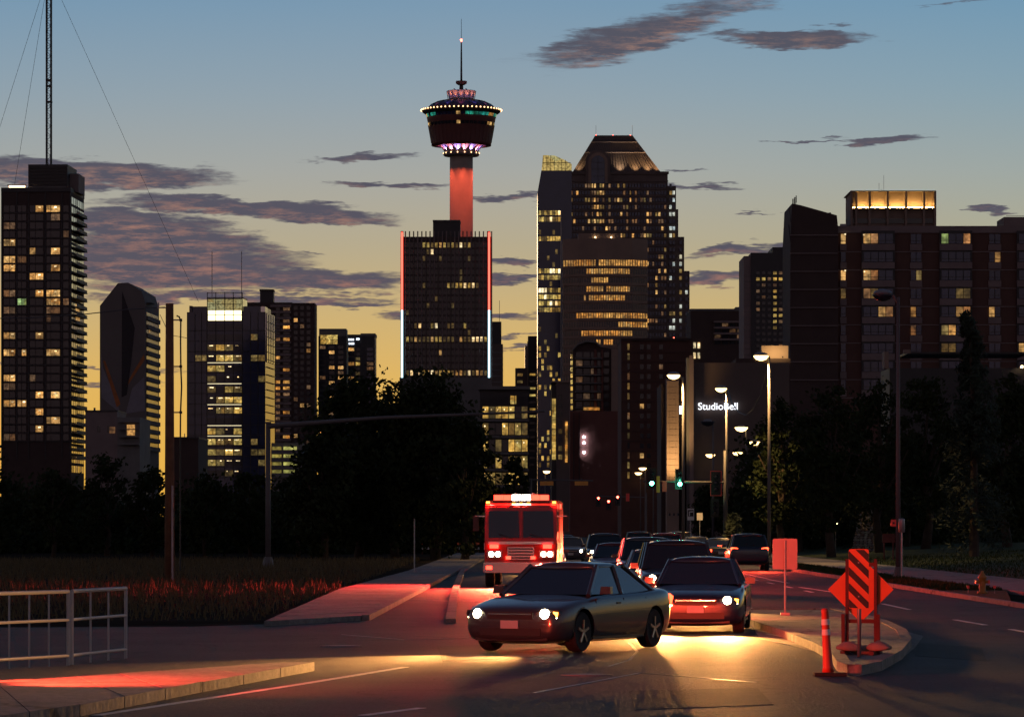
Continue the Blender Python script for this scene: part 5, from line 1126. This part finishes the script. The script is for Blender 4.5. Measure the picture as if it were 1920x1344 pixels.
        r = S['rw']; mb.smooth = False; mb.lathe([(r*.62, -.1), (r*.94, -.11), (r, -.07), (r, .07), (r*.94, .11), (r*.62, .1)], 20); me = mb.mesh('tyre', M_RUB)
    elif part == 'rim':
        r = S['rw']; mb.lathe([(.03, -.1), (r*.3, -.095), (r*.62, -.1), (r*.62, .1), (.03, .1)], 16)
        for k in range(5):
            a = 2*math.pi*k/5; mb.tube([(0, 0, -.105), (r*.6*math.cos(a), r*.6*math.sin(a), -.108)], .03, 4)
        me = mb.mesh('rim', RIM)
    _cm[key] = me; return me
def car(kind, paint, X, Y, d, label, group, head=True, brake=False, lights=None, tail_power=0, ind=None):
    S = SPEC[kind]; rz = math.atan2(d[0], -d[1]); t = root('car', label, 'car', (X, Y, .013), rz, group)
    bd = obj('body', car_mesh(kind, 'body', paint), t)
    cb = obj('cabin_glass', car_mesh(kind, 'cabin', paint), t); obj('roof', car_mesh(kind, 'roof', paint), t)
    for q in range(6): obj('pillar', car_mesh(kind, 'pillar%d' % q, paint), t)
    zf = .62 if kind == 'sedan' else .84; yf = -2.2; zr = .8 if kind == 'sedan' else 1.0; yr = 2.24; w = S['W']/2; rw = S['rw']
    for sx_ in (-1, 1):
        for y in (-1.42, 1.38):
            wh = obj('tyre', car_mesh(kind, 'tyre', paint), t, (sx_*(w-.12), y, rw)); wh.rotation_euler = (0, R(-90*sx_), 0); obj('rim', car_mesh(kind, 'rim', paint), wh)
            mb = MB(); n = 12
            for q in range(n):
                a0, a1 = math.pi*q/n, math.pi*(q+1)/n; r0, r1 = rw+.05, rw+.075
                mb.quad((0, r0*math.cos(a0), r0*math.sin(a0)), (0, r0*math.cos(a1), r0*math.sin(a1)), (0, r1*math.cos(a1), r1*math.sin(a1)), (0, r1*math.cos(a0), r1*math.sin(a0)))
            ar = mb.build('wheel_arch', M_BLACK, t); ar.location = (sx_*(w+.006), y, rw)
        # headlamp: housing with lens; tail lamp
        hp = [(-.2, -.05), (.16, -.06), (.2, .0), (.18, .07), (-.1, .075), (-.2, .03)]; hp = [(x*sx_, z) for x, z in hp]
        hl = plate('headlight', t, hp, -.04, .1, M_BLACK); hl.location = (sx_*(w-.26), yf, zf); hl.rotation_euler = (0, 0, R(14)*sx_)
        lens = MB(); lens.smooth = True; lens.lathe([(.085, 0), (.07, .03), (.02, .045)], 14); l_ = lens.build('lens', L_HEAD if head else M_GLASS, hl); l_.location = (-.05*sx_, -.045, .008); l_.rotation_euler = (R(90), 0, 0)
        box('lamp_strip', hl, L_HEAD if head else M_GLASS, (.05*sx_, -.045, -.052), (.2, .012, .014))
        if ind: plate('indicator', hl, [(.09*sx_, -.03), (.16*sx_, -.03), (.17*sx_, .04), (.09*sx_, .05)], -.05, -.041, L_IND if sx_ == ind else M_GLASS)
        tl = plate('taillight', t, [(x*1.0, z) for x, z in [(-.17*sx_, -.07), (.13*sx_, -.09), (.17*sx_, .05), (.1*sx_, .1), (-.17*sx_, .06)]], -.05, .05, L_TAIL if brake else L_TAILD); tl.location = (sx_*(w-.24), yr+.02, zr); tl.rotation_euler = (0, 0, -R(10)*sx_)
        for y_ in (-.95, .12, 1.0): box('door_seam', t, M_BLACK, (sx_*(w-.008), y_, .6 if kind == 'sedan' else .72), (.03, .012, .52))
        box('door_handle', t, paint, (sx_*(w-.0), -.1, .78 if kind == 'sedan' else .9), (.04, .16, .03)); box('sill', t, M_BLACK, (sx_*(w-.06), 0, .24 if kind == 'sedan' else .34), (.06, 2.0, .08))
        mm = plate('mirror', t, [(-.1, -.06), (.1, -.05), (.09, .07), (-.08, .07)], -.05, .04, paint); mm.location = (sx_*(w+.08), -.72, SPEC[kind]['house'][4]+.06)
        if lights: light('headlight_beam', 'SPOT', t, (sx_*(w-.3), yf-.2, zf), lights*.2, (1, .43, .11), (0.0, -1, -.045), 46, .9, .07)
        if tail_power: light('brake_glow', 'SPOT', t, (sx_*(w-.24), yr+.14, zr), tail_power, (1, .06, .025), (0, 1, .03), 96, 1, .08)
    zg = zf-.02; box('grille', t, M_BLACK, (0, yf-.055, zg), (.82, .1, .12)); box('grille_bar', t, CHROME, (0, yf-.112, zg+.03), (.78, .02, .02)); box('lower_intake', t, M_BLACK, (0, yf-.05, zg-.26), (1.1, .1, .12)); box('bumper_lip', t, M_BLACK, (0, yf+.02, zg-.38), (1.3, .14, .05))
    box('number_plate', t, PLATE, (0, yf-.118, zg-.14), (.32, .02, .13)); box('number_plate', t, PLATE, (0, yr+.085, zr-.12), (.32, .02, .13)); box('rear_bumper', t, M_BLACK, (0, yr+.0, zr-.36), (1.3, .16, .14))
    if brake: box('high_brake_light', t, L_TAIL, (0, SPEC[kind]['house'][3]-.1, SPEC[kind]['house'][4]+.12), (.3, .03, .03))
    return t
PB = {n_: mat('paint_'+n_, c_, rough=.3, var=.05, coat=.7) for n_, c_ in (('silver', (.14, .14, .145)), ('black', (.012, .012, .014)), ('blue', (.012, .02, .045)), ('white', (.55, .55, .55)), ('red', (.12, .01, .01)), ('grey', (.04, .04, .045)))}
gA = 'cars coming from downtown with headlights on'; gB = 'cars waiting with red brake lights'
car('sedan', PB['black'], -8.9, 45.2, (-.8, -.6), 'black sedan that has finished the turn, beyond the left edge, brake lights on', gA, True, True, 26000, 4500, 1)  # unseen car, put here as the source of the signs' red light
car('sedan', PB['grey'], 1.0, 64.5, (-.45, -.893), 'dark grey sedan with headlights on in the middle of the turn', gA, True, True, 40000, 1500, 1)
car('sedan', PB['blue'], 3.75, 76, (-.1, -.995), 'dark blue sedan with headlights on just left of the island', gA, True, True, 40000, 1200, 1)
car('suv', PB['black'], 3.9, 91, (0, -1), 'black sport utility car with headlights on behind the blue sedan', gA, True, True, 20000, 0, 1)
car('sedan', PB['silver'], 3.9, 104, (0, -1), 'silver sedan with headlights on behind the black sport utility car', gA, True, False, 14000)
for kind, pc, X, Y, lb in (('suv', 'grey', 4.2, 119, 'dark grey sport utility car behind the silver sedan'), ('sedan', 'red', 3.8, 142, 'dark red sedan right of the fire engine'), ('sedan', 'grey', 1.4, 168, 'grey sedan far behind the fire engine'), ('suv', 'black', 4.4, 182, 'black sport utility car in the far oncoming lane'), ('sedan', 'black', .6, 205, 'black sedan among the far oncoming cars at the left'), ('sedan', 'blue', 3.4, 225, 'blue sedan among the far oncoming cars'), ('suv', 'red', .9, 250, 'red car leftmost of the farthest oncoming cars'), ('sedan', 'grey', 3.8, 280, 'grey sedan farthest of the oncoming cars')):
    car(kind, PB[pc], X, Y, (0, -1), lb, gA, True, False, 8000 if Y < 190 else None)
for kind, pc, X, Y, lb in (('sedan', 'grey', 7.7, 172, 'grey sedan stopped first from the camera in the left waiting lane'), ('suv', 'blue', 11.0, 180, 'blue car stopped nearest the right kerb with brake lights'), ('suv', 'red', 7.8, 196, 'red sport utility car waiting ahead of the grey sedan'), ('sedan', 'black', 11.0, 204, 'black sedan waiting in the kerb lane'), ('sedan', 'black', 7.9, 222, 'black sedan waiting farther up the left waiting lane'), ('sedan', 'grey', 11.1, 232, 'grey sedan waiting near the signal pole'), ('suv', 'grey', 8.2, 250, 'grey car at the head of the left waiting lane'), ('suv', 'blue', 11.4, 262, 'blue car at the head of the kerb lane')):
    car(kind, PB[pc], X, Y, (0, 1), lb, gB, False, True, None, 2500 if Y < 200 else 0)

# fire engine with its red lamps lit
t = root('fire_engine', 'red fire engine with lit red lamps coming along the left lane', 'fire engine', (.45, 134, .013), R(-2))
def prof(name, pts, hw, m, b_=.0):
    mb = MB(); k = len(pts); mb.v = [(-hw, y, z) for y, z in pts]+[(hw, y, z) for y, z in pts]; mb.f = [tuple(range(k)), tuple(range(2*k-1, k-1, -1))]+[((i+1) % k, i, k+i, k+(i+1) % k) for i in range(k)]; mb.m = [0]*len(mb.f)
    o = mb.build(name, m, t); bm = bmesh.new(); bm.from_mesh(o.data); bmesh.ops.recalc_face_normals(bm, faces=bm.faces); bmesh.ops.bevel(bm, geom=bm.edges[:], offset=.04, segments=2, affect='EDGES'); bm.to_mesh(o.data); bm.free(); return o
prof('cab', [(-4.4, .75), (-4.45, 1.55), (-4.2, 2.75), (-4.0, 2.85), (-1.6, 2.85), (-1.6, .6), (-4.2, .6)], 1.22, M_REDP)
prof('rear_body', [(-1.5, .6), (-1.5, 2.95), (4.4, 2.95), (4.4, .6)], 1.24, M_REDP)
prof('bumper', [(-4.9, .5), (-4.9, .85), (-4.3, .85), (-4.3, .5)], 1.25, CHROME)
M_WS = CARGL
for sx_ in (-1, 1):
    o = plate('windscreen', t, [(-.5, -.46), (.54, -.46), (.5, .46), (-.5, .46)], -.03, .03, M_WS); o.location = (sx_*.58, -4.36, 2.12); o.rotation_euler = (R(-11.8), 0, 0)
    box('side_window', t, M_WS, (sx_*1.225, -3.4, 2.2), (.03, .9, .7)); box('door_handle', t, CHROME, (sx_*1.24, -2.9, 1.6), (.04, .2, .05))
    box('white_stripe', t, M_WHITEP, (sx_*1.235, -1.55, 1.38), (.02, 5.6, .22))
    for y in (-3.3, 2.2, 3.2):
        mb = MB(); mb.lathe([(.3, -.15), (.48, -.15), (.52, -.1), (.52, .1), (.48, .15), (.3, .15)], 20); wh = mb.build('tyre', M_RUB, t); wh.location = (sx_*1.08, y, .52); wh.rotation_euler = (0, R(90), 0); mb = MB(); mb.lathe([(.05, -.14), (.3, -.12), (.3, .12), (.05, .14)], 14); mb.build('rim', CHROME, wh)
    hb = box('headlight', t, CHROME, (sx_*.88, -4.46, 1.12), (.5, .1, .24))
    for k in (-.11, .11):
        mb = MB(); mb.lathe([(.09, 0), (.07, .03), (.02, .05)], 12); l_ = mb.build('headlight_lens', L_HEAD, t); l_.location = (sx_*.88+k, -4.52, 1.12); l_.rotation_euler = (R(90), 0, 0)
    box('warning_lamp', t, L_RED, (sx_*.9, -4.5, 1.38), (.3, .06, .13)); box('warning_lamp', t, L_RED, (sx_*.42, -4.5, 1.0), (.16, .06, .1)); box('warning_lamp', t, L_RED, (sx_*1.05, -4.92, .67), (.2, .04, .12))
    box('mirror_arm', t, CHROME, (sx_*1.38, -4.3, 2.4), (.34, .04, .04)); box('mirror', t, M_BLACK, (sx_*1.52, -4.32, 2.15), (.2, .1, .5))
    box('marker_lamp', t, L_AMBR, (sx_*1.12, -4.1, 2.87), (.12, .08, .06)); box('warning_lamp', t, L_RED, (sx_*1.26, -1.0, 2.75), (.06, .4, .16)); box('ladder_rail', t, M_METAL, (sx_*.28, 1.5, 3.15), (.06, 5.4, .12))
    light('headlight_beam', 'SPOT', t, (sx_*.88, -4.7, 1.12), 3500, (1, .55, .2), (0, -1, -.05), 60, .8, .1)
for k in range(12): box('ladder_rung', t, M_METAL, (0, -1.0+k*.45, 3.15), (.52, .04, .04))
box('grille', t, CHROME, (0, -4.43, 1.15), (.9, .08, .42)); [box('grille_slat', t, M_BLACK, (0, -4.48, 1.0+k*.1), (.82, .03, .045)) for k in range(4)]
box('wiper', t, M_BLACK, (-.5, -4.5, 1.72), (.5, .02, .02), 0, 0, R(20)); box('wiper', t, M_BLACK, (.55, -4.5, 1.72), (.5, .02, .02), 0, 0, R(20)); box('windscreen_pillar', t, M_REDP, (0, -4.4, 2.12), (.07, .08, .94), 0, R(-11.8)); box('white_band', t, M_WHITEP, (0, -4.462, 1.5), (2.2, .02, .1))
box('light_bar_base', t, M_BLACK, (0, -3.75, 2.9), (1.9, .42, .08))
for k in range(6): box('light_bar_lens', t, L_RED if k not in (2, 3) else lamp('lamp_strobe_white', (1, .9, .75), 40), (-.78+.312*k, -3.75, 3.03), (.29, .36, .18))
for x in (-.25, 0, .25): box('marker_lamp', t, L_AMBR, (x, -4.16, 2.83), (.1, .08, .05))
for p_, d_, e_ in (((-1.0, -4.1, 3.1), (-.6, -.8, -.02), 8000), ((1.0, -4.1, 3.1), (1, -.3, .02), 7000), ((0, -4.55, 1.4), (-.2, -1, -.04), 12000), ((0, -4.0, 3.2), (-.25, -1, .12), 9000)): light('warning_glow', 'SPOT', t, p_, e_, (1, .045, .03), d_, 165, 1, .12)
